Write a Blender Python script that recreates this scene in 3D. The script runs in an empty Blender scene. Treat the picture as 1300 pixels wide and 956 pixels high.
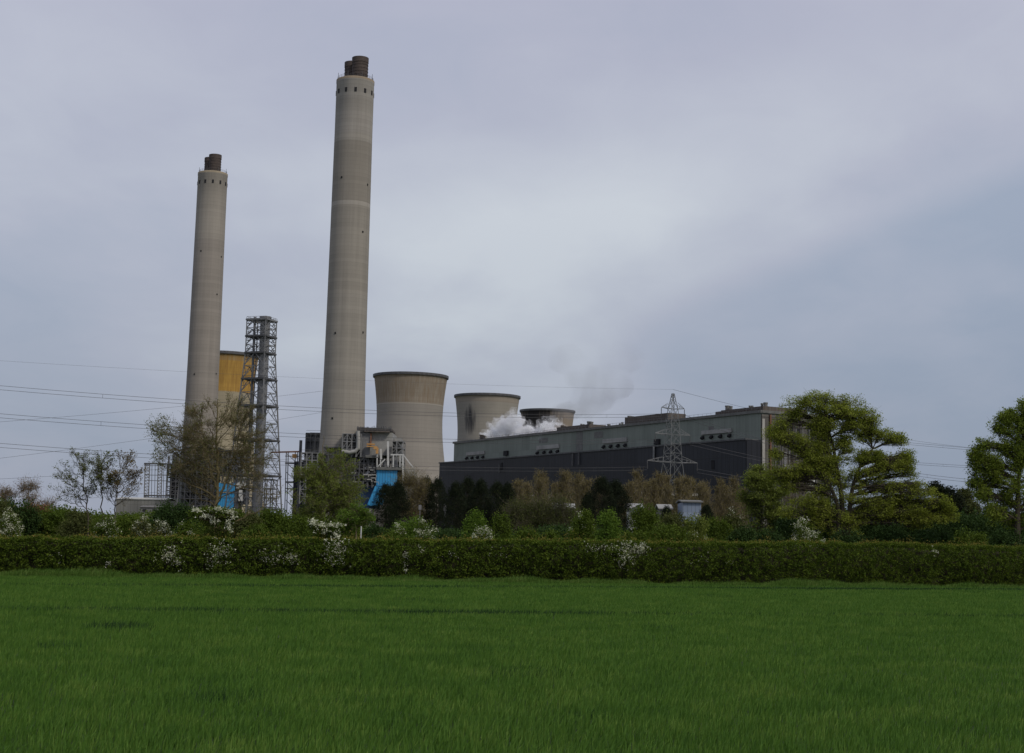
import bpy, math, random
import numpy as np
from mathutils import Vector, Matrix

rng = np.random.default_rng(7)
random.seed(7)
scn = bpy.context.scene
col = scn.collection
PI = math.pi
R = math.radians

# ------------------------------------------------------------------ camera model (1300 x 956 reference pixels)
F = 1900.0
CX, CY = 650.0, 433.0
CAM_Z = 1.75
PITCH = math.atan(257.0 / F)
ROLL = 0.022
Fw = np.array([0, math.cos(PITCH), math.sin(PITCH)])
R0 = np.array([1.0, 0, 0])
U0 = np.array([0, -math.sin(PITCH), math.cos(PITCH)])
Rt = math.cos(ROLL) * R0 + math.sin(ROLL) * U0
Up = -math.sin(ROLL) * R0 + math.cos(ROLL) * U0
CAM = np.array([0, 0, CAM_Z])


def ray(px, py):
    return Fw + (px - CX) / F * Rt + (CY - py) / F * Up


def at(px, py, Y):
    d = ray(px, py)
    return CAM + d * (Y / d[1])


def gx(px, Y):
    """x of a ground-level point seen in column px at depth Y"""
    return at(px, 690 + ROLL * (px - 650), Y)[0]


def depth_for(px, py, h):
    d = ray(px, py)
    return (h - CAM_Z) * d[1] / d[2]


def hz(px, py, Y):
    return at(px, py, Y)[2]


def on_ground(px, py, z=0.0):
    d = ray(px, py)
    t = (z - CAM_Z) / d[2]
    return CAM + d * t


def on_plane(px, py, P0, n):
    d = ray(px, py)
    t = np.dot(np.array(P0) - CAM, n) / np.dot(d, n)
    return CAM + d * t


cam_data = bpy.data.cameras.new('camera')
cam = bpy.data.objects.new('camera', cam_data)
col.objects.link(cam)
m = Matrix(((Rt[0], Up[0], -Fw[0], 0), (Rt[1], Up[1], -Fw[1], 0), (Rt[2], Up[2], -Fw[2], CAM_Z), (0, 0, 0, 1)))
cam.matrix_world = m
cam_data.sensor_width = 36
cam_data.lens = 36 * F / 1300
cam_data.shift_y = -(478 - 433) / 1300
cam_data.clip_start = 0.1
cam_data.clip_end = 20000
scn.camera = cam

scn.view_settings.view_transform = 'Standard'
scn.view_settings.look = 'None'
scn.view_settings.exposure = 0.26
scn.view_settings.gamma = 1
scn.cycles.use_denoising = True
scn.cycles.volume_bounces = 4
scn.cycles.max_bounces = 6
scn.cycles.transparent_max_bounces = 8
scn.cycles.volume_step_rate = 2.0
scn.cycles.volume_max_steps = 128


# ------------------------------------------------------------------ materials
class NT:
    def __init__(self, nt):
        self.nt = nt
        nt.nodes.clear()

    def n(self, typ, **kw):
        nd = self.nt.nodes.new(typ)
        for k, v in kw.items():
            if k.startswith('i_'):
                nd.inputs[int(k[2:]) if k[2:].isdigit() else k[2:]].default_value = v
            else:
                setattr(nd, k, v)
        return nd

    def l(self, a, b):
        self.nt.links.new(a, b)

    def math(self, op, a, b=None, c=None):
        nd = self.nt.nodes.new('ShaderNodeMath')
        nd.operation = op
        for i, v in enumerate((a, b, c)):
            if v is None:
                continue
            if isinstance(v, (int, float)):
                nd.inputs[i].default_value = v
            else:
                self.l(v, nd.inputs[i])
        return nd.outputs[0]

    def noise(self, vec, scale, detail=4, rough=.55, dist=0.0):
        nd = self.nt.nodes.new('ShaderNodeTexNoise')
        nd.inputs['Scale'].default_value = scale
        nd.inputs['Detail'].default_value = detail
        nd.inputs['Roughness'].default_value = rough
        nd.inputs['Distortion'].default_value = dist
        if vec is not None:
            self.l(vec, nd.inputs['Vector'])
        return nd.outputs[0]

    def ramp(self, fac, stops, interp='LINEAR'):
        nd = self.nt.nodes.new('ShaderNodeValToRGB')
        e = nd.color_ramp.elements
        nd.color_ramp.interpolation = interp
        while len(e) < len(stops):
            e.new(0.5)
        for el, (p, c) in zip(e, stops):
            el.position = p
            if isinstance(c, (int, float)):
                c = (c, c, c)
            el.color = (*c[:3], 1)
        self.l(fac, nd.inputs[0])
        return nd.outputs[0]

    def mix(self, fac, a, b, mode='MIX'):
        nd = self.nt.nodes.new('ShaderNodeMix')
        nd.data_type = 'RGBA'
        nd.blend_type = mode
        for s, v in ((nd.inputs[0], fac), (nd.inputs[6], a), (nd.inputs[7], b)):
            if isinstance(v, (int, float)):
                s.default_value = v
            elif isinstance(v, (tuple, list)):
                s.default_value = (*v[:3], 1)
            else:
                self.l(v, s)
        return nd.outputs[2]

    def scalev(self, vec, sx, sy, sz):
        nd = self.nt.nodes.new('ShaderNodeMapping')
        nd.inputs['Scale'].default_value = (sx, sy, sz)
        self.l(vec, nd.inputs['Vector'])
        return nd.outputs[0]


def new_mat(name):
    mt = bpy.data.materials.new(name)
    mt.use_nodes = True
    return mt, NT(mt.node_tree)


def finish(t, colr, rough=.8, bump=None, bstr=.3, bdist=.1, metal=0.0, spec=.3):
    b = t.n('ShaderNodeBsdfPrincipled')
    if isinstance(colr, tuple):
        b.inputs['Base Color'].default_value = (*colr, 1)
    else:
        t.l(colr, b.inputs['Base Color'])
    b.inputs['Roughness'].default_value = rough
    b.inputs['Metallic'].default_value = metal
    b.inputs['Specular IOR Level'].default_value = spec
    if bump is not None:
        bp = t.n('ShaderNodeBump')
        bp.inputs['Strength'].default_value = bstr
        bp.inputs['Distance'].default_value = bdist
        t.l(bump, bp.inputs['Height'])
        t.l(bp.outputs[0], b.inputs['Normal'])
    o = t.n('ShaderNodeOutputMaterial')
    t.l(b.outputs[0], o.inputs[0])


def rough_mat(name, c1, c2, scale=.3, rough=.8, metal=0.0, stretch=(1, 1, 1), bump=.2):
    mt, t = new_mat(name)
    tc = t.n('ShaderNodeTexCoord')
    v = t.scalev(tc.outputs['Object'], *stretch)
    n1 = t.noise(v, scale, 6, .65)
    n2 = t.noise(tc.outputs['Object'], scale * 7, 4, .6)
    f = t.math('ADD', t.math('MULTIPLY', n1, .7), t.math('MULTIPLY', n2, .3))
    c = t.ramp(f, [(.35, c1), (.65, c2)])
    finish(t, c, rough, n2, bump, .05, metal)
    return mt


def leaf_mat(name, stops, trans=.35, rough=.8, nscale=.8):
    """per-leaf colour from Random Per Island, plus a broad natural patchiness"""
    mt, t = new_mat(name)
    g = t.n('ShaderNodeNewGeometry')
    tc = t.n('ShaderNodeTexCoord')
    nz = t.noise(tc.outputs['Object'], nscale, 3, .65)
    f = t.math('ADD', t.math('MULTIPLY', g.outputs['Random Per Island'], .42),
               t.math('MULTIPLY', t.math('SUBTRACT', nz, .26), 1.15))
    c = t.ramp(f, stops)
    b = t.n('ShaderNodeBsdfPrincipled')
    b.inputs['Roughness'].default_value = rough
    b.inputs['Specular IOR Level'].default_value = .12
    t.l(c, b.inputs['Base Color'])
    tr = t.n('ShaderNodeBsdfTranslucent')
    c2 = t.mix(1.0, c, (1.0, 1.0, .55), 'MULTIPLY')
    t.l(c2, tr.inputs['Color'])
    mx = t.n('ShaderNodeMixShader')
    mx.inputs[0].default_value = trans
    t.l(b.outputs[0], mx.inputs[1])
    t.l(tr.outputs[0], mx.inputs[2])
    o = t.n('ShaderNodeOutputMaterial')
    t.l(mx.outputs[0], o.inputs[0])
    return mt


M = {}
M['leaf_mid'] = leaf_mat('leaf_mid', [(0, (.035, .06, .01)), (.5, (.075, .115, .016)), (1, (.15, .20, .03))])
M['leaf_syc'] = leaf_mat('leaf_sycamore', [(0, (.075, .105, .016)), (.42, (.205, .25, .038)), (1, (.40, .43, .085))], .45)
M['shoot'] = leaf_mat('new_shoot', [(0, (.14, .13, .03)), (.5, (.22, .18, .045)), (1, (.30, .24, .07))], .4)
M['leaf_bright'] = leaf_mat('leaf_bright', [(0, (.05, .1, .015)), (.5, (.1, .17, .025)), (1, (.19, .27, .045))], .4)
M['leaf_willow'] = leaf_mat('leaf_willow', [(0, (.075, .10, .02)), (.5, (.15, .19, .04)), (1, (.27, .31, .075))], .4)
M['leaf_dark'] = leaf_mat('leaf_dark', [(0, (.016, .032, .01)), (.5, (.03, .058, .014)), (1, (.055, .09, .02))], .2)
M['leaf_olive'] = leaf_mat('leaf_olive', [(0, (.045, .055, .02)), (.5, (.08, .095, .03)), (1, (.13, .14, .045))], .3)
M['needles'] = leaf_mat('needles', [(0, (.007, .011, .006)), (.5, (.014, .021, .010)), (1, (.036, .045, .018))], .08)
M['leaf_bronze'] = leaf_mat('leaf_bronze', [(0, (.10, .08, .03)), (.5, (.165, .135, .045)), (1, (.23, .20, .07))], .25)
M['leaf_rust'] = leaf_mat('leaf_rust', [(0, (.10, .05, .03)), (.5, (.17, .09, .05)), (1, (.22, .15, .07))], .25)
M['leaf_hedge'] = leaf_mat('leaf_hedge', [(0, (.024, .040, .006)), (.45, (.062, .10, .012)), (.85, (.15, .20, .024)), (1, (.22, .20, .05))], .3, nscale=3.2)
M['leaf_sparse'] = leaf_mat('leaf_sparse', [(0, (.06, .08, .02)), (.5, (.11, .13, .035)), (1, (.19, .20, .06))], .4)
M['leaf_sparse_rust'] = leaf_mat('leaf_sparse_rust', [(0, (.10, .07, .03)), (.5, (.15, .11, .045)), (1, (.2, .17, .06))], .4)
M['leaf_maple'] = leaf_mat('leaf_maple', [(0, (.055, .09, .013)), (.45, (.145, .20, .03)), (1, (.31, .36, .065))], .45)
M['blossom'] = leaf_mat('blossom', [(0, (.38, .40, .28)), (.5, (.62, .63, .5)), (1, (.82, .82, .74))], .2)
M['crop'] = leaf_mat('crop', [(0, (.038, .092, .018)), (.5, (.082, .172, .028)), (1, (.18, .26, .058))], .4, .7)
M['verge'] = leaf_mat('verge', [(0, (.06, .12, .02)), (.5, (.09, .17, .03)), (1, (.2, .24, .08))], .35)
M['bark_grey'] = rough_mat('bark_grey', (.06, .05, .038), (.14, .12, .09), 2, .9, stretch=(3, 3, .6))
M['bark_moss'] = rough_mat('bark_moss', (.07, .058, .028), (.17, .135, .065), 1.3, .9, stretch=(3, 3, .6))
M['bark_dark'] = rough_mat('bark_dark', (.03, .025, .018), (.07, .058, .04), 2, .9, stretch=(3, 3, .6))
M['bark_brown'] = rough_mat('bark_brown', (.10, .083, .05), (.18, .152, .095), 2, .9, stretch=(3, 3, .6))
M['twig_dark'] = rough_mat('twig_dark', (.02, .018, .012), (.045, .04, .022), 3, .95)
M['steel'] = rough_mat('steel_grey', (.13, .132, .135), (.24, .24, .24), .4, .6, .2)
M['steel_dark'] = rough_mat('steel_dark', (.045, .045, .05), (.13, .13, .13), .5, .6, .2)
M['steel_light'] = rough_mat('steel_light', (.38, .38, .37), (.55, .55, .53), .5, .6)
M['galv'] = rough_mat('galvanised', (.14, .14, .145), (.23, .23, .23), .5, .5, .3)
M['rust'] = rough_mat('rust', (.12, .06, .04), (.24, .12, .07), .6, .85)
M['orange'] = rough_mat('orange_paint', (.38, .2, .07), (.5, .28, .10), .6, .6)
M['duct'] = rough_mat('duct_cladding', (.2, .2, .19), (.33, .325, .305), .15, .7, stretch=(1, 1, .3))
M['flue'] = rough_mat('flue_rust', (.038, .03, .027), (.095, .073, .062), .4, .8, stretch=(1, 1, 4))
M['dark'] = rough_mat('dark_opening', (.01, .01, .011), (.025, .025, .028), .5, .9)
M['louvre'] = rough_mat('louvre', (.10, .10, .095), (.17, .17, .16), .4, .8)
M['white_roof'] = rough_mat('pale_roof', (.42, .41, .36), (.6, .58, .5), .2, .7)
M['shed'] = rough_mat('shed_wall', (.10, .095, .09), (.18, .17, .16), .2, .8)
M['paleblue'] = rough_mat('pale_blue_cladding', (.25, .32, .42), (.36, .43, .53), .2, .7)
M['wire'] = rough_mat('conductor', (.05, .05, .055), (.09, .09, .095), .2, .6, .3)
M['concrete_l'] = rough_mat('concrete_light', (.25, .24, .22), (.38, .37, .34), .12, .85, stretch=(1, 1, .3))


def ribbed(name, c1, c2, rib=1.0, dark=.75, rough=.7, vstreak=.5, panel_h=6.0):
    """vertical ribs along local X, horizontal sheet joints along local Z"""
    mt, t = new_mat(name)
    tc = t.n('ShaderNodeTexCoord')
    sp = t.n('ShaderNodeSeparateXYZ')
    t.l(tc.outputs['Object'], sp.inputs[0])
    xy = t.math('ADD', sp.outputs[0], sp.outputs[1])
    fr = t.math('FRACT', t.math('DIVIDE', xy, rib))
    ribm = t.math('GREATER_THAN', fr, .8)
    frp = t.math('FRACT', t.math('DIVIDE', sp.outputs[2], panel_h))
    joint = t.math('GREATER_THAN', frp, .96)
    v = t.scalev(tc.outputs['Object'], vstreak, vstreak, .06)
    n1 = t.noise(v, .5, 6, .7)
    n2 = t.noise(tc.outputs['Object'], .06, 3, .5)
    # each sheet weathers a little differently
    fl = t.n('ShaderNodeCombineXYZ')
    t.l(t.math('FLOOR', t.math('DIVIDE', xy, rib * 4)), fl.inputs[0])
    t.l(t.math('FLOOR', t.math('DIVIDE', sp.outputs[2], panel_h)), fl.inputs[1])
    wn = t.n('ShaderNodeTexWhiteNoise')
    t.l(fl.outputs[0], wn.inputs[0])
    f = t.math('ADD', t.math('MULTIPLY', n1, .55), t.math('MULTIPLY', n2, .3))
    f = t.math('ADD', f, t.math('MULTIPLY', wn.outputs[0], .15))
    c = t.ramp(f, [(.33, c1), (.67, c2)])
    c = t.mix(t.math('MULTIPLY', t.math('MAXIMUM', ribm, joint), 1 - dark), c, (0, 0, 0))
    finish(t, c, rough, fr, .3, .1)
    return mt


M['green_clad'] = ribbed('green_cladding', (.125, .145, .125), (.205, .23, .20), 2.2, .9, .6, .5, 9.0)
M['navy_clad'] = ribbed('navy_cladding', (.008, .009, .014), (.021, .023, .030), 3.0, .6, .5, .9, 7.0)
M['end_clad'] = ribbed('end_cladding', (.05, .048, .046), (.135, .125, .11), 4.4, .5, .8, 2.5, 7.5)
M['blue_clad'] = ribbed('blue_cladding', (.03, .2, .42), (.05, .31, .58), 1.0, .6, .5, .6, 20.0)
M['roof_clad'] = ribbed('roof_cladding', (.07, .058, .05), (.125, .105, .09), 2.0, .7, .8, .5, 10.0)
M['shed_clad'] = ribbed('shed_cladding', (.07, .066, .06), (.17, .16, .145), .7, .7, .8, 1.2, 2.4)
M['blue_pale_clad'] = ribbed('pale_blue_sheets', (.15, .19, .26), (.27, .32, .4), .6, .75, .7, 1.2, 2.4)
M['cream_clad'] = ribbed('cream_sheets', (.22, .21, .18), (.38, .36, .31), 1.6, .8, .8, .8, 4.0)
M['blue_dark'] = rough_mat('navy_steel', (.02, .045, .11), (.04, .08, .17), .3, .6)


def concrete_tower(name, bands, lift=2.3, ribs=0, rib_dark=.1, stain=None, streak=.25, top=None, nstaves=24):
    """bands: [(z, colour)] constant rings of different pours/paint; horizontal lift joints; vertical form marks"""
    mt, t = new_mat(name)
    tc = t.n('ShaderNodeTexCoord')
    sp = t.n('ShaderNodeSeparateXYZ')
    t.l(tc.outputs['Object'], sp.inputs[0])
    z = sp.outputs[2]
    ang = t.math('ARCTAN2', sp.outputs[1], sp.outputs[0])
    zmax = 200.0
    c = t.ramp(t.math('DIVIDE', z, zmax), [(zz / zmax, cc) for zz, cc in bands], 'CONSTANT')
    # lift rings, each pour its own tone
    fl = t.math('FLOOR', t.math('DIVIDE', z, lift))
    wn = t.n('ShaderNodeTexWhiteNoise')
    wn.noise_dimensions = '1D'
    t.l(fl, wn.inputs['W'])
    fr = t.math('FRACT', t.math('DIVIDE', z, lift))
    joint = t.math('GREATER_THAN', fr, .88)
    # cylinder coordinates for streaks
    cyl = t.n('ShaderNodeCombineXYZ')
    t.l(t.math('MULTIPLY', t.math('COSINE', ang), 8.0), cyl.inputs[0])
    t.l(t.math('MULTIPLY', t.math('SINE', ang), 8.0), cyl.inputs[1])
    t.l(t.math('MULTIPLY', z, .03), cyl.inputs[2])
    s1 = t.noise(cyl.outputs[0], .55, 6, .7)
    s2 = t.noise(tc.outputs['Object'], .05, 4, .6)
    tone = t.math('ADD', t.math('MULTIPLY', wn.outputs[0], .10), t.math('MULTIPLY', s1, streak))
    tone = t.math('ADD', tone, t.math('MULTIPLY', s2, .28))
    tone = t.math('ADD', tone, .70 - streak * .5 - .06)
    tone = t.math('MULTIPLY', tone, t.math('SUBTRACT', 1.0, t.math('MULTIPLY', joint, .09)))
    st = t.math('FRACT', t.math('MULTIPLY', ang, nstaves / (2 * PI)))
    tone = t.math('MULTIPLY', tone, t.math('SUBTRACT', 1.0, t.math('MULTIPLY', t.math('GREATER_THAN', st, .93), .07)))
    comb = t.n('ShaderNodeCombineXYZ')
    for i in range(3):
        t.l(tone, comb.inputs[i])
    c = t.mix(1.0, c, comb.outputs[0], 'MULTIPLY')
    if ribs:
        # stained vertical streaks in the uppermost part
        z0, z1, scol, amt = ribs
        fz = t.n('ShaderNodeMapRange')
        fz.inputs[1].default_value = z0
        fz.inputs[2].default_value = z0 + .8
        t.l(z, fz.inputs[0])
        sa = t.noise(cyl.outputs[0], 2.4, 3, .7)
        sb = t.ramp(sa, [(.38, 0.0), (.62, 1.0)])
        fac = t.math('MULTIPLY', t.math('MULTIPLY', fz.outputs[0], sb), amt)
        c = t.mix(fac, c, scol)
    if stain:
        # blotch with a shape of its own: (x, y, z, rx, rz, colour, amount)
        for (sx, sy, sz, rx, rz, scol, amt) in stain:
            dx = t.math('DIVIDE', t.math('SUBTRACT', sp.outputs[0], sx), rx)
            dy = t.math('DIVIDE', t.math('SUBTRACT', sp.outputs[1], sy), rx)
            dz = t.math('DIVIDE', t.math('SUBTRACT', z, sz), rz)
            d = t.math('ADD', t.math('ADD', t.math('MULTIPLY', dx, dx), t.math('MULTIPLY', dy, dy)), t.math('MULTIPLY', dz, dz))
            nn = t.noise(cyl.outputs[0], 1.3, 5, .75)
            d = t.math('ADD', d, t.math('MULTIPLY', t.math('SUBTRACT', nn, .5), 2.2))
            f = t.ramp(d, [(0.2, amt), (1.0, 0.0)])
            c = t.mix(f, c, scol)
    finish(t, c, .9, fr, .15, .05)
    return mt


# ------------------------------------------------------------------ mesh builder
class MB:
    def __init__(self):
        self.v = []
        self.q = []
        self.t = []
        self.n = 0
        self.poly = []

    def add(self, verts, quads=None, tris=None):
        verts = np.asarray(verts, dtype=np.float64).reshape(-1, 3)
        if quads is not None and len(quads):
            self.q.append(np.asarray(quads, dtype=np.int64).reshape(-1, 4) + self.n)
        if tris is not None and len(tris):
            self.t.append(np.asarray(tris, dtype=np.int64).reshape(-1, 3) + self.n)
        self.v.append(verts)
        self.n += len(verts)
        return self

    def box(self, c, s, rz=0.0):
        c = np.array(c, float)
        h = np.array(s, float) / 2
        v = np.array([[x, y, z] for z in (-1, 1) for y in (-1, 1) for x in (-1, 1)]) * h
        if rz:
            cs, sn = math.cos(rz), math.sin(rz)
            v = np.stack([v[:, 0] * cs - v[:, 1] * sn, v[:, 0] * sn + v[:, 1] * cs, v[:, 2]], 1)
        return self.add(v + c, [[0, 2, 3, 1], [4, 5, 7, 6], [0, 1, 5, 4], [2, 6, 7, 3], [0, 4, 6, 2], [1, 3, 7, 5]])

    def beam(self, p0, p1, w, d=None):
        d = d or w
        p0 = np.array(p0, float)
        p1 = np.array(p1, float)
        a = p1 - p0
        L = np.linalg.norm(a)
        if L < 1e-6:
            return self
        a /= L
        ref = np.array([0, 0, 1.0]) if abs(a[2]) < .9 else np.array([0, 1.0, 0])
        s = np.cross(a, ref)
        s /= np.linalg.norm(s)
        u = np.cross(s, a)
        v = []
        for p in (p0, p1):
            for (i, j) in ((-1, -1), (1, -1), (1, 1), (-1, 1)):
                v.append(p + s * w / 2 * i + u * d / 2 * j)
        return self.add(v, [[0, 3, 2, 1], [4, 5, 6, 7], [0, 1, 5, 4], [1, 2, 6, 5], [2, 3, 7, 6], [3, 0, 4, 7]])

    def tube(self, pts, rad, n=8, cap=True):
        pts = np.asarray(pts, float)
        k = len(pts)
        rad = np.broadcast_to(np.asarray(rad, float), (k,))
        tan = np.gradient(pts, axis=0)
        tan /= np.linalg.norm(tan, axis=1)[:, None] + 1e-9
        ref = np.array([0.3, 1.0, 0.05])
        if abs(tan[0] @ (ref / np.linalg.norm(ref))) > .9:
            ref = np.array([1.0, 0.2, 0])
        s = np.cross(tan, ref)
        s /= np.linalg.norm(s, axis=1)[:, None] + 1e-9
        u = np.cross(tan, s)
        a = np.arange(n) * 2 * PI / n
        ring = pts[:, None, :] + rad[:, None, None] * (np.cos(a)[None, :, None] * s[:, None, :] + np.sin(a)[None, :, None] * u[:, None, :])
        v = ring.reshape(-1, 3)
        q = []
        for i in range(k - 1):
            for j in range(n):
                j2 = (j + 1) % n
                q.append([i * n + j, i * n + j2, (i + 1) * n + j2, (i + 1) * n + j])
        tr = []
        if cap:
            v = np.vstack([v, pts[:1], pts[-1:]])
            for j in range(n):
                j2 = (j + 1) % n
                tr.append([k * n, j2, j])
                tr.append([k * n + 1, (k - 1) * n + j, (k - 1) * n + j2])
        return self.add(v, q, tr)

    def lathe(self, prof, n=64, c=(0, 0, 0), closed=False):
        prof = np.array(prof, float)
        k = len(prof)
        a = np.arange(n) * 2 * PI / n
        v = np.stack([prof[:, 0][:, None] * np.cos(a), prof[:, 0][:, None] * np.sin(a), np.repeat(prof[:, 1][:, None], n, 1)], 2).reshape(-1, 3)
        ii = np.arange(k - 1)[:, None] * n
        jj = np.arange(n)[None, :]
        j2 = (jj + 1) % n
        q = np.stack([ii + jj, ii + j2, ii + n + j2, ii + n + jj], 2).reshape(-1, 4)
        return self.add(v + np.array(c), q)

    def sticks(self, p0, p1, w0, w1=None):
        """many thin triangular twigs at once"""
        p0 = np.asarray(p0, float)
        p1 = np.asarray(p1, float)
        N = len(p0)
        if N == 0:
            return self
        w0 = np.broadcast_to(np.asarray(w0, float), (N,))
        w1 = w0 * .45 if w1 is None else np.broadcast_to(np.asarray(w1, float), (N,))
        a = p1 - p0
        a /= np.linalg.norm(a, axis=1)[:, None] + 1e-9
        ref = rng.normal(size=(N, 3))
        s = np.cross(a, ref)
        s /= np.linalg.norm(s, axis=1)[:, None] + 1e-9
        u = np.cross(a, s)
        v = np.zeros((N, 6, 3))
        for k in range(3):
            an = k * 2 * PI / 3
            dd = math.cos(an) * s + math.sin(an) * u
            v[:, k] = p0 + dd * w0[:, None]
            v[:, 3 + k] = p1 + dd * w1[:, None]
        base = (np.arange(N) * 6)[:, None]
        q = np.concatenate([base + np.array([0, 1, 4, 3]), base + np.array([1, 2, 5, 4]), base + np.array([2, 0, 3, 5])])
        return self.add(v.reshape(-1, 3), q)

    def leaves(self, p, size, up=.5, aspect=.6, droop=0.0):
        p = np.asarray(p, float)
        N = len(p)
        if N == 0:
            return self
        L = np.broadcast_to(np.asarray(size, float), (N,)) * rng.uniform(.6, 1.35, N)
        nrm = rng.normal(size=(N, 3))
        nrm[:, 2] += up * 2
        nrm /= np.linalg.norm(nrm, axis=1)[:, None]
        r = rng.normal(size=(N, 3))
        r[:, 2] -= droop
        a = np.cross(nrm, r)
        a = np.cross(a, nrm)
        a /= np.linalg.norm(a, axis=1)[:, None] + 1e-9
        b = np.cross(nrm, a)
        v = np.zeros((N, 4, 3))
        fold = nrm * (L * .12)[:, None]
        v[:, 0] = p - a * (L / 2)[:, None]
        v[:, 1] = p + b * (L * aspect / 2)[:, None] + fold
        v[:, 2] = p + a * (L / 2)[:, None]
        v[:, 3] = p - b * (L * aspect / 2)[:, None] + fold
        base = (np.arange(N) * 4)[:, None]
        return self.add(v.reshape(-1, 3), base + np.array([0, 1, 2, 3]))

    def mesh(self, name, mat, smooth=False):
        me = bpy.data.meshes.new(name)
        v = np.concatenate(self.v) if self.v else np.zeros((0, 3))
        q = np.concatenate(self.q) if self.q else np.zeros((0, 4), int)
        t = np.concatenate(self.t) if self.t else np.zeros((0, 3), int)
        me.vertices.add(len(v))
        me.vertices.foreach_set('co', v.astype(np.float32).ravel())
        nl = len(q) * 4 + len(t) * 3
        me.loops.add(nl)
        me.loops.foreach_set('vertex_index', np.concatenate([q.ravel(), t.ravel()]).astype(np.int32))
        me.polygons.add(len(q) + len(t))
        st = np.concatenate([np.arange(len(q)) * 4, len(q) * 4 + np.arange(len(t)) * 3]).astype(np.int32)
        me.polygons.foreach_set('loop_start', st)
        me.polygons.foreach_set('use_smooth', np.full(len(q) + len(t), smooth, dtype=bool))
        me.update(calc_edges=True)
        me.materials.append(mat)
        return me

    def build(self, name, mat, parent=None, smooth=False, loc=None):
        o = bpy.data.objects.new(name, self.mesh(name, mat, smooth))
        col.objects.link(o)
        if loc is not None:
            o.location = loc
        if parent is not None:
            o.parent = parent
        return o


def tag(o, label=None, cat=None, group=None, kind=None):
    if label:
        o['label'] = label
    if cat:
        o['category'] = cat
    if group:
        o['group'] = group
    if kind:
        o['kind'] = kind
    return o


def thing(name, loc, label, cat, group=None, rz=0.0):
    o = bpy.data.objects.new(name, None)
    col.objects.link(o)
    o.location = Vector([float(c) for c in loc])
    o.rotation_euler.z = rz
    o.empty_display_size = 1
    return tag(o, label, cat, group)


def copy_tree(o, parent=None):
    c = o.copy()
    col.objects.link(c)
    if parent is not None:
        c.parent = parent
    for ch in list(o.children):
        copy_tree(ch, c)
    return c


# ------------------------------------------------------------------ world and sun
SUN_AZ = R(134)     # degrees from +Y towards +X
SUN_EL = R(42)
w = bpy.data.worlds.new('World')
scn.world = w
w.use_nodes = True
t = NT(w.node_tree)
sky = t.n('ShaderNodeTexSky')
sky.sky_type = 'NISHITA'
sky.sun_disc = False
sky.sun_elevation = SUN_EL
sky.sun_rotation = SUN_AZ
sky.dust_density = 3.0
sky.air_density = 1.2
tc = t.n('ShaderNodeTexCoord')
sp = t.n('ShaderNodeSeparateXYZ')
t.l(tc.outputs['Generated'], sp.inputs[0])
den = t.math('ADD', t.math('MAXIMUM', sp.outputs[2], 0.0), .22)
px_ = t.math('DIVIDE', sp.outputs[0], den)
py_ = t.math('DIVIDE', sp.outputs[1], den)
cv = t.n('ShaderNodeCombineXYZ')
t.l(px_, cv.inputs[0])
t.l(py_, cv.inputs[1])
mp = t.n('ShaderNodeMapping')
mp.inputs['Location'].default_value = (3.1, 1.7, 0)
mp.inputs['Rotation'].default_value = (0, 0, R(24))
mp.inputs['Scale'].default_value = (1.0, .75, 1)
t.l(cv.outputs[0], mp.inputs[0])
n1 = t.noise(mp.outputs[0], .75, 5, .5, .35)
n2 = t.noise(mp.outputs[0], 2.2, 5, .5, .25)
nn = t.math('ADD', t.math('ADD', t.math('MULTIPLY', n1, .4), t.math('MULTIPLY', n2, .25)), .165)
# a long bright cloud bank rising to the right, blue-grey gaps beside it
ax = t.math('DIVIDE', sp.outputs[0], t.math('MAXIMUM', sp.outputs[1], .05))
az_ = t.math('DIVIDE', sp.outputs[2], t.math('MAXIMUM', sp.outputs[1], .05))


def blob_(cx_, cz_, ang, sx, sz, amp):
    dx_ = t.math('SUBTRACT', ax, cx_)
    dz_ = t.math('SUBTRACT', az_, cz_)
    wob = t.math('MULTIPLY', t.math('SUBTRACT', n2, .5), .12)
    a1 = t.math('ADD', t.math('ADD', t.math('MULTIPLY', dx_, math.cos(ang)), t.math('MULTIPLY', dz_, math.sin(ang))), wob)
    b1 = t.math('ADD', t.math('SUBTRACT', t.math('MULTIPLY', dz_, math.cos(ang)), t.math('MULTIPLY', dx_, math.sin(ang))), wob)
    q1 = t.math('DIVIDE', a1, sx)
    q2 = t.math('DIVIDE', b1, sz)
    e_ = t.math('MULTIPLY', t.math('ADD', t.math('MULTIPLY', q1, q1), t.math('MULTIPLY', q2, q2)), -1.0)
    return t.math('MULTIPLY', t.math('EXPONENT', e_), amp)


for bl_ in ((-.04, .195, .3, .19, .075, .13), (.08, .245, .42, .22, .055, .10), (.32, .31, .3, .2, .045, .09), (.02, .15, .0, .08, .05, .05), (-.33, .30, .1, .12, .05, .05), (-.31, .16, .1, .12, .04, -.10), (-.15, .175, .0, .06, .03, -.07), (-.22, .235, .2, .14, .015, .04), (.33, .185, .1, .05, .02, .07), (-.27, .08, .0, .2, .06, -.07)):
    nn = t.math('ADD', nn, blob_(*bl_))
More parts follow.
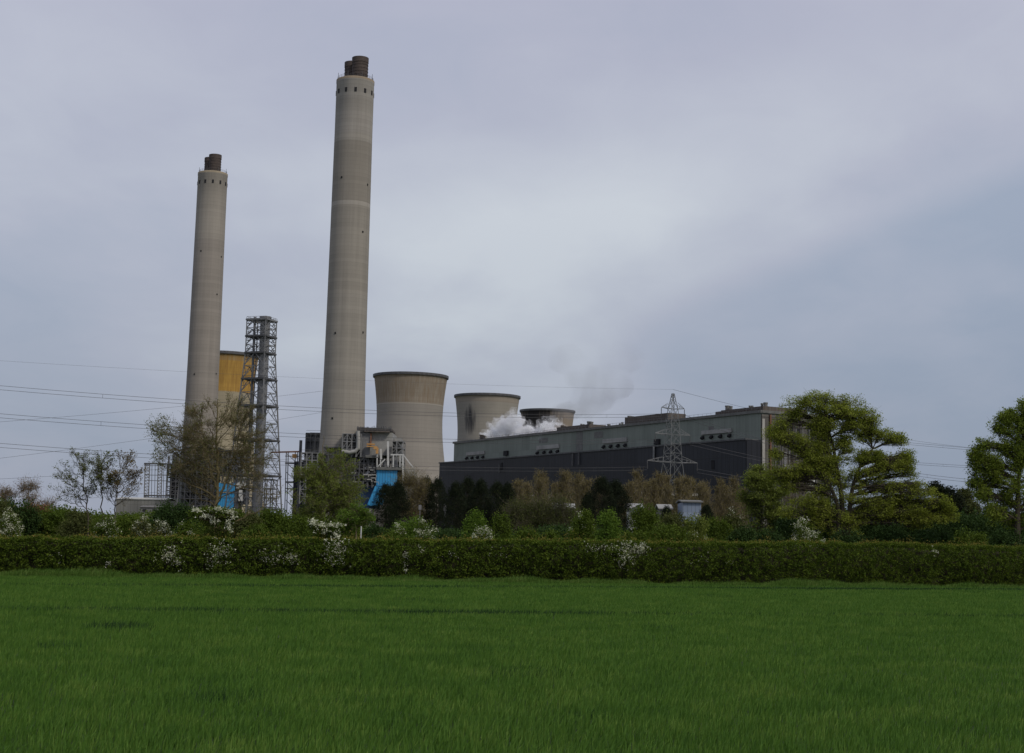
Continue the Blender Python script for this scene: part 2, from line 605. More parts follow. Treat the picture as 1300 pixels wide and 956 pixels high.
# the blue-grey clearing low on the right with its slanting cloud edge
lw = t.math('SUBTRACT', t.math('ADD', t.math('MULTIPLY', t.math('SUBTRACT', ax, .085), .40), .165), az_)
lw = t.math('ADD', lw, t.math('MULTIPLY', t.math('SUBTRACT', n2, .5), .05))
mr1 = t.n('ShaderNodeMapRange', interpolation_type='SMOOTHSTEP')
mr1.inputs[1].default_value = -.008
mr1.inputs[2].default_value = .03
t.l(lw, mr1.inputs[0])
mr2 = t.n('ShaderNodeMapRange', interpolation_type='SMOOTHSTEP')
mr2.inputs[1].default_value = .05
mr2.inputs[2].default_value = .13
t.l(t.math('ADD', ax, t.math('MULTIPLY', t.math('SUBTRACT', n1, .5), .1)), mr2.inputs[0])
nn = t.math('SUBTRACT', nn, t.math('MULTIPLY', t.math('MULTIPLY', mr1.outputs[0], mr2.outputs[0]), .13))
n3 = t.noise(mp.outputs[0], 5.5, 6, .6, .6)
nn = t.math('ADD', nn, t.math('MULTIPLY', t.math('SUBTRACT', n3, .5), .10))
cloud = t.ramp(nn, [(.34, (2.9, 3.35, 4.35)), (.5, (3.85, 4.05, 4.95)), (.70, (5.1, 5.4, 6.0))])
el = t.ramp(sp.outputs[2], [(0.0, (.78, .81, .82)), (.10, (.84, .86, .87)), (.22, (1.0, 1.0, .98)), (.45, (1.02, .98, 1.0)), (1, (1.25, 1.25, 1.22))])
cloud = t.mix(1.0, cloud, el, 'MULTIPLY')
final = t.mix(.9, sky.outputs[0], cloud)
bg = t.n('ShaderNodeBackground')
bg.inputs['Strength'].default_value = .1
t.l(final, bg.inputs['Color'])
wo = t.n('ShaderNodeOutputWorld')
t.l(bg.outputs[0], wo.inputs[0])

sd = bpy.data.lights.new('sun', 'SUN')
sd.energy = 1.5
sd.angle = R(10)
sd.color = (1.0, .93, .82)
so = bpy.data.objects.new('sun', sd)
col.objects.link(so)
sv = Vector((math.sin(SUN_AZ) * math.cos(SUN_EL), math.cos(SUN_AZ) * math.cos(SUN_EL), math.sin(SUN_EL)))
so.rotation_euler = sv.to_track_quat('Z', 'Y').to_euler()
so.location = (0, 0, 300)

# ------------------------------------------------------------------ ground
mt, t = new_mat('rough_ground')
tc = t.n('ShaderNodeTexCoord')
a = t.noise(tc.outputs['Object'], .02, 6, .6)
b = t.noise(tc.outputs['Object'], .8, 4, .6)
c = t.ramp(t.math('ADD', t.math('MULTIPLY', a, .6), t.math('MULTIPLY', b, .4)), [(.35, (.03, .045, .015)), (.6, (.06, .075, .028)), (.75, (.085, .085, .04))])
finish(t, c, .95, b, .5, .1)
M['ground'] = mt
mt, t = new_mat('field_soil')
tc = t.n('ShaderNodeTexCoord')
a = t.noise(tc.outputs['Object'], .15, 5, .6)
b = t.noise(tc.outputs['Object'], 14, 5, .7)
c = t.ramp(t.math('ADD', t.math('MULTIPLY', a, .4), t.math('MULTIPLY', b, .6)), [(.35, (.018, .034, .007)), (.65, (.045, .085, .016))])
finish(t, c, .95, b, .8, .08)
M['field'] = mt

M['wet_soil'] = rough_mat('wet_soil', (.018, .02, .009), (.035, .035, .015), 2.0, .9)
g = MB()
g.add([[-3000, -300, 0], [3000, -300, 0], [3000, 4500, 0], [-3000, 4500, 0]], [[0, 1, 2, 3]])
tag(g.build('ground', M['ground']), kind='structure')

# hedge line from the photo's foot of the hedge
foot = [(-160, 721.5), (0, 722.5), (200, 725), (330, 727), (480, 729.5), (640, 732), (800, 734.5), (960, 736.5), (1130, 738), (1300, 740), (1480, 742)]
foot_p = np.array([on_ground(x, y, .30)[:2] for x, y in foot])
top_y = [(-160, 682), (0, 683.5), (200, 684.5), (330, 685.5), (480, 686.5), (640, 687.5), (700, 687), (800, 688.5), (960, 690.5), (1130, 691.5), (1300, 693.5), (1480, 696)]


def hedge_at(s):
    """s in 0..1 along px -160..1480 -> x, y"""
    px = -160 + s * 1640
    xs = np.array([f_[0] for f_ in foot])
    return np.stack([np.interp(px, xs, foot_p[:, 0]), np.interp(px, xs, foot_p[:, 1])], -1)


ya = foot_p[:, 1]
fm = MB()
near = [[-60, -20], [60, -20]]
ring = [(*p, .004) for p in near] + [(float(p[0]), float(p[1]) + .5, .004) for p in foot_p[::-1]]
fm.v = [np.array(ring)]
me = bpy.data.meshes.new('field')
me.from_pydata([tuple(p) for p in ring], [], [list(range(len(ring)))])
me.materials.append(M['field'])
fo = bpy.data.objects.new('field', me)
col.objects.link(fo)
tag(fo, kind='structure')

# ------------------------------------------------------------------ crop: blades of young wheat
def line_dist(P, a, b):
    a = np.array(a[:2]); b = np.array(b[:2])
    d = (b - a) / np.linalg.norm(b - a)
    return np.abs((P[:, 0] - a[0]) * d[1] - (P[:, 1] - a[1]) * d[0])


def noise2(P, s, seed=0):
    """cheap smooth noise from summed sines"""
    r = np.random.default_rng(seed)
    out = np.zeros(len(P))
    for k in range(6):
        a = r.uniform(0, 2 * PI)
        f = s * r.uniform(.6, 2.2)
        out += np.sin(P[:, 0] * math.cos(a) * f + P[:, 1] * math.sin(a) * f + r.uniform(0, 6.28))
    return out / 6


def blades(n, d0, d1, half_ang, h, wd, keep, leanv=(.25, .0), bend=.35):
    d = d0 + (d1 - d0) * rng.uniform(0, 1, n)
    ang = rng.uniform(-half_ang, half_ang, n)
    P = np.stack([d * np.tan(ang), d], 1)
    k = keep(P)
    P = P[k]
    d = d[k]
    n = len(P)
    hh = h(P, d) * rng.uniform(.65, 1.2, n)
    ww = wd(d) * rng.uniform(.7, 1.3, n)
    th = rng.uniform(0, 2 * PI, n)
    side = np.stack([np.cos(th), np.sin(th), np.zeros(n)], 1)
    ph = rng.uniform(0, 2 * PI, n)
    ln = np.stack([np.cos(ph) * .4 + leanv[0], np.sin(ph) * .4 + leanv[1], np.zeros(n)], 1)
    z0 = np.concatenate([P, np.zeros((n, 1))], 1)
    mid = z0 + ln * (hh * .3)[:, None] + np.array([0, 0, 1.0]) * (hh * .6)[:, None]
    tip = z0 + ln * (hh * (.3 + bend * rng.uniform(.3, 1.6, n)))[:, None] + np.array([0, 0, 1.0]) * (hh * rng.uniform(.75, 1.0, n))[:, None]
    v = np.zeros((n, 5, 3))
    v[:, 0] = z0 - side * (ww / 2)[:, None]
    v[:, 1] = z0 + side * (ww / 2)[:, None]
    v[:, 2] = mid + side * (ww * .45)[:, None]
    v[:, 3] = mid - side * (ww * .45)[:, None]
    v[:, 4] = tip
    base = (np.arange(n) * 5)[:, None]
    m_ = MB()
    m_.add(v.reshape(-1, 3), base + np.array([0, 1, 2, 3]), base + np.array([3, 2, 4]))
    return m_


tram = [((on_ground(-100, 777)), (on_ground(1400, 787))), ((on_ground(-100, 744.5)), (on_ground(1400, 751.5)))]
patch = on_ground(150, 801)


def crop_h(P, d):
    h = .155 + .04 * noise2(P, .3, 3) + .025 * noise2(P, 1.9, 4)
    return h


def in_field(P):
    yy = np.interp(P[:, 0], foot_p[:, 0], foot_p[:, 1])
    return P[:, 1] < yy - 1.2


M['weed_and_shade'] = leaf_mat('weed_and_shade', [(0, (.014, .034, .012)), (.5, (.026, .06, .018)), (1, (.05, .09, .026))], .2, .8)  # dark weed green, also painted shade along the wheel tracks


def weedy_or_shaded(P):
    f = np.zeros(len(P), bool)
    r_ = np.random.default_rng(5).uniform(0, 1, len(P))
    for k, (a, b_) in enumerate(tram):  # track lines: shade of the gaps put into a darker blade colour
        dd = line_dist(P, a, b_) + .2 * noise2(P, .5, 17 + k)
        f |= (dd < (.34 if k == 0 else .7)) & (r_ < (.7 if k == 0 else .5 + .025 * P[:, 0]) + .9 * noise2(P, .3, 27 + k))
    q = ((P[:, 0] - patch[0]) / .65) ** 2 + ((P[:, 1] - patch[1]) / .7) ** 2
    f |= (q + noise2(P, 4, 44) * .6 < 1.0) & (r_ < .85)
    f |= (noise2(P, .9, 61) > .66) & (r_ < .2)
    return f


cb = blades(680000, 11.5, 92, R(22.5), crop_h, lambda d: .0058 + .00023 * d, lambda P: in_field(P) & ~weedy_or_shaded(P))
tag(cb.build('wheat_crop', M['crop']), 'dense young green wheat covering the field in front of the hedge', 'crop', kind='stuff')
wb = blades(680000, 11.5, 92, R(22.5), lambda P, d: np.full(len(P), .17), lambda d: .006 + .00026 * d, lambda P: in_field(P) & weedy_or_shaded(P))
tag(wb.build('weeds_and_track_shade', M['weed_and_shade']), 'darker blades in the wheat: thin lines coloured as wheel-track shade, and a small patch of weed', 'weed_and_shade', kind='stuff')


def on_verge(P):
    yy = np.interp(P[:, 0], foot_p[:, 0], foot_p[:, 1])
    return (P[:, 1] > yy - 1.5) & (P[:, 1] < yy + .3)


vb = blades(900000, 50, 92, R(23), lambda P, d: .22 + .25 * (noise2(P, 1.3, 9) + .2), lambda d: .0003 * d, on_verge, bend=.6)
tag(vb.build('verge_grass', M['verge']), 'strip of longer uneven grass at the foot of the hedge', 'grass', kind='stuff')


# ------------------------------------------------------------------ hedge
def build_hedge():
    root = thing('field_hedge', (*hedge_at(np.array([.5]))[0], 0), 'long flail-trimmed green hawthorn hedge crossing the whole picture beyond the wheat', 'hedge')
    ox, oy = root.location.x, root.location.y
    xs = np.array([f_[0] for f_ in top_y], float)
    ys = np.array([f_[1] for f_ in top_y], float)

    def height(s):
        px = -160 + s * 1640
        P = hedge_at(s)
        py = np.interp(px, xs, ys)
        z = np.array([at(a_, b_, c_)[2] for a_, b_, c_ in zip(px[::1], py, P[:, 1] + .8)]) if len(px) < 3000 else None
        return z
    sg = np.linspace(0, 1, 400)
    hg = height(sg)

    def H(s):
        P = hedge_at(s)
        return np.interp(s, sg, hg) + .09 * noise2(P, .8, 5) + .09 * noise2(P, 4.0, 6)
    D = 1.5  # depth
    m_ = MB()
    # leaves on front face
    NC = 15500
    cdf = np.cumsum(hg * hedge_at(sg)[:, 1])
    s = np.interp(rng.uniform(0, 1, NC), cdf / cdf[-1], sg)
    P = hedge_at(s)
    h = H(s)
    zz = h * rng.uniform(.03, 1, NC) ** .9
    bulge = .2 * noise2(np.stack([P[:, 0] * 1.0, zz * 1.6], 1), 1.7, 8) + .12 * noise2(np.stack([P[:, 0], zz * 1.3], 1), 6.5, 12)
    taper = np.where(zz > h * .75, (zz / h - .75) * .7, 0) + np.where(zz < h * .62, (h * .62 - zz) * .32, 0)
    yc = P[:, 1] + .34 + bulge + taper - rng.exponential(.13, NC) + rng.normal(0, .04, NC)
    idx = np.repeat(np.arange(NC), 11)
    P3 = np.stack([P[idx, 0], yc[idx], zz[idx]], 1) + rng.normal(0, 1, (NC * 11, 3)) * np.array([.058, .05, .048])
    P3[:, 2] = np.clip(P3[:, 2], .03, h[idx] + .05)
    m_.leaves(P3 - np.array([ox, oy, 0]), .07, .45, .75)
    # top
    N = 42000
    s = rng.uniform(0, 1, N)
    P = hedge_at(s)
    h = H(s)
    dep = rng.uniform(.1, D, N)
    P3 = np.stack([P[:, 0], P[:, 1] + dep + .1, h - .12 * ((dep - D / 2) / (D / 2)) ** 2 + rng.normal(0, .03, N) + rng.exponential(.025, N)], 1)
    m_.leaves(P3 - np.array([ox, oy, 0]), .085, .6, .6)
    # back
    N = 26000
    s = rng.uniform(0, 1, N)
    P = hedge_at(s)
    P3 = np.stack([P[:, 0], P[:, 1] + D + .1 + rng.normal(0, .08, N), H(s) * rng.uniform(0.1, 1, N)], 1)
    m_.leaves(P3 - np.array([ox, oy, 0]), .12, .3, .7)
    m_.build('foliage', M['leaf_hedge'], root)
    N = 9000
    s = rng.uniform(0, 1, N)
    P = hedge_at(s)
    dep = rng.uniform(.25, D * .9, N)
    hs = rng.exponential(.06, N) * (1 + 1.6 * noise2(P, 3.0, 31))
    sh_ = MB()
    sh_.leaves(np.stack([P[:, 0] - ox, P[:, 1] + dep - oy, H(s) + .0 + hs], 1), .075, .1, .5)
    sh_.build('new_shoots', M['shoot'], root)
    # woody core
    c_ = MB()
    sg2 = np.linspace(0, 1, 500)
    P = hedge_at(sg2)
    h = H(sg2)
    rows = []
    for (dy, fz) in ((1.0, 0), (.88, .45), (.85, .82), (.95, .9), (1.25, .9), (1.4, .8), (1.4, 0)):
        rows.append(np.stack([P[:, 0] - ox, P[:, 1] + dy - oy + .05 * noise2(P * 3 + dy, 1, 2), h * fz], 1))
    rows = np.array(rows)
    n = len(sg2)
    q = []
    for i in range(len(rows) - 1):
        j = np.arange(n - 1)
        q.append(np.stack([i * n + j, i * n + j + 1, (i + 1) * n + j + 1, (i + 1) * n + j], 1))
    c_.add(rows.reshape(-1, 3), np.concatenate(q))
    c_.build('branches', M['twig_dark'], root)
    # stems showing at the foot
    # blossom sprays on the face
    bl = MB()
    spots = [(215, 704, 14, 9, 260), (280, 700, 16, 12, 300), (345, 706, 18, 10, 190), (370, 708, 8, 6, 110), (426, 700, 14, 16, 380), (515, 707, 4, 7, 60),
             (515, 724, 2, 3, 22), (535, 698, 3, 5, 18), (625, 704, 4, 6, 14), (640, 700, 8, 9, 12), (755, 698, 8, 6, 30), (775, 694, 26, 6, 130), (800, 700, 12, 13, 330), (815, 697, 7, 7, 160), (790, 712, 10, 8, 80), (68, 704, 10, 8, 16),
             (138, 716, 3, 3, 22), (890, 708, 20, 8, 18), (1185, 700, 4, 6, 30), (925, 714, 6, 4, 14), (560, 701, 30, 8, 25), (270, 712, 8, 6, 60), (225, 713, 5, 5, 50)]
    for (px, py, rx, ry, n) in spots:
        n = max(4, int(n * .5))
        a_ = rng.normal(px, rx * .6, n)
        b_ = rng.normal(py, ry * .6, n)
        Pt = []
        for u_, v_ in zip(a_, b_):
            s_ = np.array([(u_ + 160) / 1640])
            hy = hedge_at(s_)[0]
            yy = hy[1] + .12
            p = at(u_, v_, yy)
            hmax = H(s_)[0] + .03
            if p[2] < .15:
                continue
            bz = min(p[2], hmax)
            bu = .22 * noise2(np.array([[hy[0], bz * 1.6]]), 1.7, 8)[0] + .12 * noise2(np.array([[hy[0], bz * 1.3]]), 6.5, 12)[0] + .02
            Pt.append([p[0], yy + bu + .02, bz])
        Pt = np.array(Pt)
        if len(Pt) == 0:
            continue
        Pt = np.repeat(Pt, 3, 0) + rng.normal(0, .03, (len(Pt) * 3, 3))
        bl.leaves(Pt - np.array([ox, oy, 0]), .045, .3, .9)
    bl.build('blossom', M['blossom'], root)


build_hedge()


# ------------------------------------------------------------------ trees
def bez(p0, p1, p2, n):
    t_ = np.linspace(0, 1, n)[:, None]
    return (1 - t_) ** 2 * p0 + 2 * t_ * (1 - t_) * p1 + t_ ** 2 * p2


def lobe_tree(name, px, Y, label, cat, lobes, trunk_px, leafmat, barkmat, r0=.3, leaf=.15, nclus=26, nleaf=30, clus_r=.45,
              flat=.55, twigs=4, group=None, shell=.5, extra_trunks=(), leaf_up=.5, depth=.8, droop=0.0, limb_jit=.25, twig_w=.012, updir=0.0, fill=0, stretch=(1, 1, 1), ryk=1.0, rxk=1.0):
    """lobes: (px, py, rx_px, ry_px[, weight]) outlines read at depth Y; each gets a real depth of its own.
    trunk_px: list of (px, py) from foot to fork."""
    base = at(px, 690 + ROLL * (px - 650), Y)
    base[2] = 0
    k = Y / F
    root = thing(name, base, label, cat, group)
    W = MB()
    C = MB()
    lobes = [tuple(l_) for l_ in lobes]
    nl0 = len(lobes)
    for _ in range(fill):
        a_ = lobes[rng.integers(nl0)]
        near_ = sorted(lobes[:nl0], key=lambda q_: (q_[0] - a_[0]) ** 2 + (q_[1] - a_[1]) ** 2)[1:5]
        b_ = near_[rng.integers(len(near_))]
        f_ = rng.uniform(.2, .8)
        lobes.append((a_[0] * f_ + b_[0] * (1 - f_), a_[1] * f_ + b_[1] * (1 - f_), (a_[2] + b_[2]) * .42, (a_[3] + b_[3]) * .42, .7))
    trunks = []
    for tp in (trunk_px,) + tuple(extra_trunks):
        pts = []
        for i, (a, b) in enumerate(tp):
            p = at(a, b, Y)
            p[1] += rng.normal(0, .15) if i else 0
            pts.append(p - base)
        f0 = pts[0].copy()
        f0[2] = -.1
        pts = [f0] + [p for p in pts if p[2] > .3]
        pts = np.array(pts)
        # smooth resample
        d = np.concatenate([[0], np.cumsum(np.linalg.norm(np.diff(pts, axis=0), axis=1))])
        dd = np.linspace(0, d[-1], max(8, len(pts) * 3))
        pts = np.stack([np.interp(dd, d, pts[:, i]) for i in range(3)], 1)
        pts[1:-1] = (pts[:-2] + 2 * pts[1:-1] + pts[2:]) / 4
        rr = r0 * (1 - .75 * dd / d[-1])
        rr[0] *= 1.5
        W.tube(pts, rr, 9)
        trunks.append((pts, rr))
    allp = np.concatenate([tr[0] for tr in trunks])
    allr = np.concatenate([tr[1] for tr in trunks])
    tips = []
    tw0, tw1, tww = [], [], []
    for lb in lobes:
        lx, ly, rx, ry = lb[:4]
        wgt = lb[4] if len(lb) > 4 else 1.0
        yo = lb[5] if len(lb) > 5 else rng.uniform(-1, 1) * depth * rx * k
        ry = ry * ryk * rng.uniform(.8, 1.15)
        rx = rx * rxk
        c = at(lx, ly + (ryk - 1) * 4, Y + yo) - base
        ex, ez = rx * k, ry * k
        ey = max(ex * .8, ez * .8) if rx < 40 else ex * .6
        # limb from a lower trunk point
        cost = np.linalg.norm((allp - c) * np.array([1, 1, 1.0]), axis=1) + np.where(allp[:, 2] > c[2] - .2 * abs(c[2]) * .3, 2.0, 0) + np.where(allp[:, 2] < 1.0, 3, 0)
        j = int(np.argmin(cost))
        st = allp[j]
        mid = (st + c) / 2 + rng.normal(0, limb_jit, 3) * np.linalg.norm(c - st) * .35
        mid[2] += .12 * np.linalg.norm((c - st)[:2])
        L = bez(st, mid, c + np.array([0, 0, ez * .2]), 9)
        lr = min(allr[j] * .7, .025 + .016 * np.linalg.norm(c - st) + r0 * .08)
        lrr = np.linspace(lr, lr * .3, 9)
        W.tube(L, lrr, 6)
        nc = max(3, int(nclus * wgt))
        dirs = rng.normal(size=(nc, 3))
        dirs /= np.linalg.norm(dirs, axis=1)[:, None]
        rad = rng.uniform(shell, 1, nc) ** .6
        T = c + dirs * rad[:, None] * np.array([ex, ey, ez])
        T[:, 2] = np.maximum(T[:, 2], .25)
        for q_ in T:
            jj = rng.integers(2, 9)
            s0 = L[jj]
            md = (s0 + q_) / 2 + rng.normal(0, .12, 3)
            md[2] -= .05 * np.linalg.norm(q_ - s0) * (1 - updir * 2)
            B = bez(s0, md, q_, 5)
            br = max(lrr[jj] * .45, twig_w * 1.4)
            W.tube(B, np.linspace(br, twig_w, 5), 4, cap=False)
            tips.append(q_)
            if twigs:
                dv = rng.normal(size=(twigs, 3)) * clus_r * (.62 if updir == 0 else .9)
                dv += (q_ - c) * .15
                dv[:, 2] += updir * clus_r
                stp = B[rng.integers(2, 5, twigs)]
                tw0.append(stp)
                tw1.append(stp + dv)
                tww.append(np.full(twigs, twig_w))
    if tw0:
        W.sticks(np.concatenate(tw0), np.concatenate(tw1), np.concatenate(tww))
    tips = np.array(tips)
    if tw1 and updir > 0:
        tips = np.concatenate([tips, np.concatenate(tw1)])
        nleaf = max(1, nleaf // (1 + twigs // 2))
    if nleaf:
        n = len(tips)
        rs = clus_r * rng.uniform(.6, 1.3, n)
        cnt = rng.poisson(nleaf, n)
        idx = np.repeat(np.arange(n), cnt)
        off = np.clip(rng.normal(size=(len(idx), 3)), -1.5, 1.5) * rs[idx][:, None] * .62
        off[:, 2] *= flat
        off *= np.array(stretch)
        off[:, 2] -= droop * (off[:, 0] ** 2 + off[:, 1] ** 2)
        LP = tips[idx] + off
        LP[:, 2] = np.maximum(LP[:, 2], .05)
        C.leaves(LP, leaf, leaf_up, .62)
        C.build('crown', leafmat, root)
    W.build('trunk', barkmat, root)
    return root


def bush(px, py_top, half_px, Y, label, leafmat, cat='shrub', name='shrub', blossom=0.0, leaf=.1, dens=1.0, group=None, flat=1.0, woody='bark_dark', seed=None, spread=.55, bl_side=0):
    """rounded shrub built of leaf clusters round short stems"""
    base = at(px, 690 + ROLL * (px - 650), Y)
    base[2] = 0
    k = Y / F
    root = thing(name, base, label, cat, group)
    Ht = max(.8, hz(px, py_top, Y))
    Rx = half_px * k
    ncl = int(max(60, 120 * dens * (Rx * Ht) / 3))
    ncl = min(ncl, 520)
    W = MB()
    ns = 7
    for i in range(ns):
        a = rng.uniform(0, 2 * PI)
        e = np.array([math.cos(a) * Rx * rng.uniform(.2, .7), math.sin(a) * Rx * .5, Ht * rng.uniform(.5, .85)])
        W.tube(bez(np.array([e[0] * .15, e[1] * .15, -.05]), np.array([e[0] * .4, e[1] * .4, e[2] * .6]), e, 6), np.linspace(.05, .012, 6), 5)
    th = rng.uniform(0, 2 * PI, ncl)
    zz = rng.uniform(.08, 1, ncl)
    # outline: several humps rather than a dome
    hump = 1 + .16 * np.sin(th * 3 + rng.uniform(0, 6)) + .1 * np.sin(th * 5 + rng.uniform(0, 6)) + .1 * np.sin(zz * 9 + th * 2)
    prof = np.sqrt(np.clip(1 - (np.clip(zz - .4, 0, 1) / .62) ** 2, 0, 1)) * .98 + .05
    rr = prof * hump * rng.uniform(spread, 1.0, ncl)
    T = np.stack([np.cos(th) * rr * Rx, np.sin(th) * rr * min(Rx, 2.2 + Rx * .4), zz * Ht * (1 + .08 * np.sin(th * 2 + 1))], 1)
    cr = .2 + .12 * min(Rx, Ht)
    W.sticks(T * np.array([.3, .3, .7]), T, .012)
    nl = int(34 * cr * cr / (leaf * leaf) * .25) + 12
    nl = min(nl, 90)
    idx = np.repeat(np.arange(ncl), nl)
    off = rng.normal(size=(len(idx), 3)) * cr * .62
    LP = T[idx] + off
    LP[:, 2] = np.maximum(LP[:, 2], .05)
    C = MB()
    C.leaves(LP, leaf, .4, .65)
    C.build('foliage', leafmat, root)
    W.build('stem', M[woody], root)
    if blossom > 0:
        sel = np.nonzero(rng.uniform(0, 1, ncl) < blossom * (1 + (bl_side * np.cos(th))))[0]
        sel = sel[T[sel, 2] > Ht * .2]
        if len(sel):
            idx = np.repeat(sel, 40)
            dirn = T[idx] / (np.linalg.norm(T[idx], axis=1)[:, None] + 1e-6)
            BP = T[idx] + dirn * cr * .75 + rng.normal(size=(len(idx), 3)) * cr * .42
            BP[:, 2] = np.maximum(BP[:, 2], .1)
            B = MB()
            B.leaves(BP, .07, .5, .9)
            B.build('blossom', M['blossom'], root)
    return root


exec_plants = True

# --- big layered sycamore right of the boiler house
lobe_tree('sycamore_tree', 1073, 122, 'tall spreading green tree with layered wind-swept crown in front of the boiler house end', 'tree',
          [(1082, 541, 18, 8), (1096, 552, 14, 7, .8), (1070, 556, 11, 7, .8), (1075, 570, 12, 6, .5), (1092, 583, 14, 5, .5), (1045, 545, 12, 8, .8), (1028, 580, 12, 9, .8), (1075, 525, 16, 8), (1118, 578, 10, 6, .4), (1020, 510, 25, 8, 1.2), (1045, 504, 26, 7, 1.2), (1072, 512, 26, 9, 1.2), (1010, 524, 16, 8), (1060, 524, 30, 8), (1095, 524, 18, 9), (1038, 540, 12, 10),
           (1105, 533, 11, 7), (1118, 550, 13, 9), (1140, 557, 12, 6), (1150, 580, 10, 10), (1135, 592, 16, 6), (1153, 593, 9, 6, .6), (1100, 575, 9, 7, .4), (985, 545, 14, 9), (1000, 556, 16, 9), (1018, 563, 14, 10),
           (983, 575, 8, 9, .6), (1045, 566, 12, 10), (1060, 583, 16, 8), (1042, 590, 16, 10), (1095, 598, 20, 6), (1120, 598, 12, 5, .6),
           (1020, 598, 18, 10), (1000, 606, 16, 8), (985, 600, 12, 9), (1060, 607, 20, 9), (1100, 613, 26, 10, 1.4), (1135, 617, 24, 10, 1.3), (1165, 624, 20, 10, 1.2), (1190, 636, 16, 10),
           (1203, 652, 11, 11), (1120, 634, 28, 11, 1.3), (1155, 641, 24, 12, 1.3), (1080, 632, 22, 12), (1180, 655, 18, 10), (1040, 625, 18, 10), (1020, 640, 14, 10, .8), (1050, 648, 20, 12), (1030, 664, 14, 9, .7),
           (1085, 655, 20, 12), (1070, 672, 20, 9, .8), (1112, 652, 18, 9), (1140, 657, 18, 9), (1125, 645, 18, 8), (1165, 664, 14, 8), (1000, 650, 10, 8, .6)],
          [(1073, 694), (1071, 660), (1068, 625), (1062, 595), (1058, 565), (1050, 540), (1046, 520)], M['leaf_syc'], M['bark_dark'], r0=.3, leaf=.115, fill=52, stretch=(1.12, 1.05, 1.0), ryk=1.25,
          nclus=52, nleaf=34, clus_r=.33, flat=.7, twigs=4, shell=.02, rxk=1.28, twig_w=.009, extra_trunks=([(1075, 694), (1078, 655), (1082, 620), (1092, 590), (1108, 570)], [(1066, 694), (1064, 640), (1050, 610), (1030, 590)]), depth=.35)

# --- right-hand tree, cut by the frame
lobe_tree('maple_tree', 1292, 112, 'dense green broadleaf tree cut by the right edge of the photo', 'tree',
          [(1302, 515, 13, 10), (1277, 530, 12, 9), (1300, 530, 16, 10), (1270, 545, 13, 9), (1292, 548, 18, 11), (1320, 530, 22, 16), (1250, 565, 16, 9), (1275, 568, 16, 10), (1300, 572, 20, 12), (1330, 560, 25, 18),
           (1238, 580, 12, 9), (1262, 585, 16, 9), (1290, 590, 18, 10), (1245, 597, 17, 9), (1238, 612, 12, 8), (1262, 610, 16, 9), (1290, 612, 20, 12), (1325, 600, 26, 20), (1250, 628, 14, 9), (1275, 632, 18, 11), (1305, 636, 20, 13),
           (1340, 640, 26, 20), (1262, 650, 16, 10), (1290, 658, 18, 12), (1320, 665, 20, 14)],
          [(1292, 696), (1292, 650), (1294, 610), (1298, 570), (1302, 530)], M['leaf_maple'], M['bark_dark'], r0=.28, leaf=.13, nclus=50, nleaf=34, clus_r=.33, flat=.8, depth=.5, fill=14, ryk=1.25, shell=.02, twigs=4, twig_w=.009)

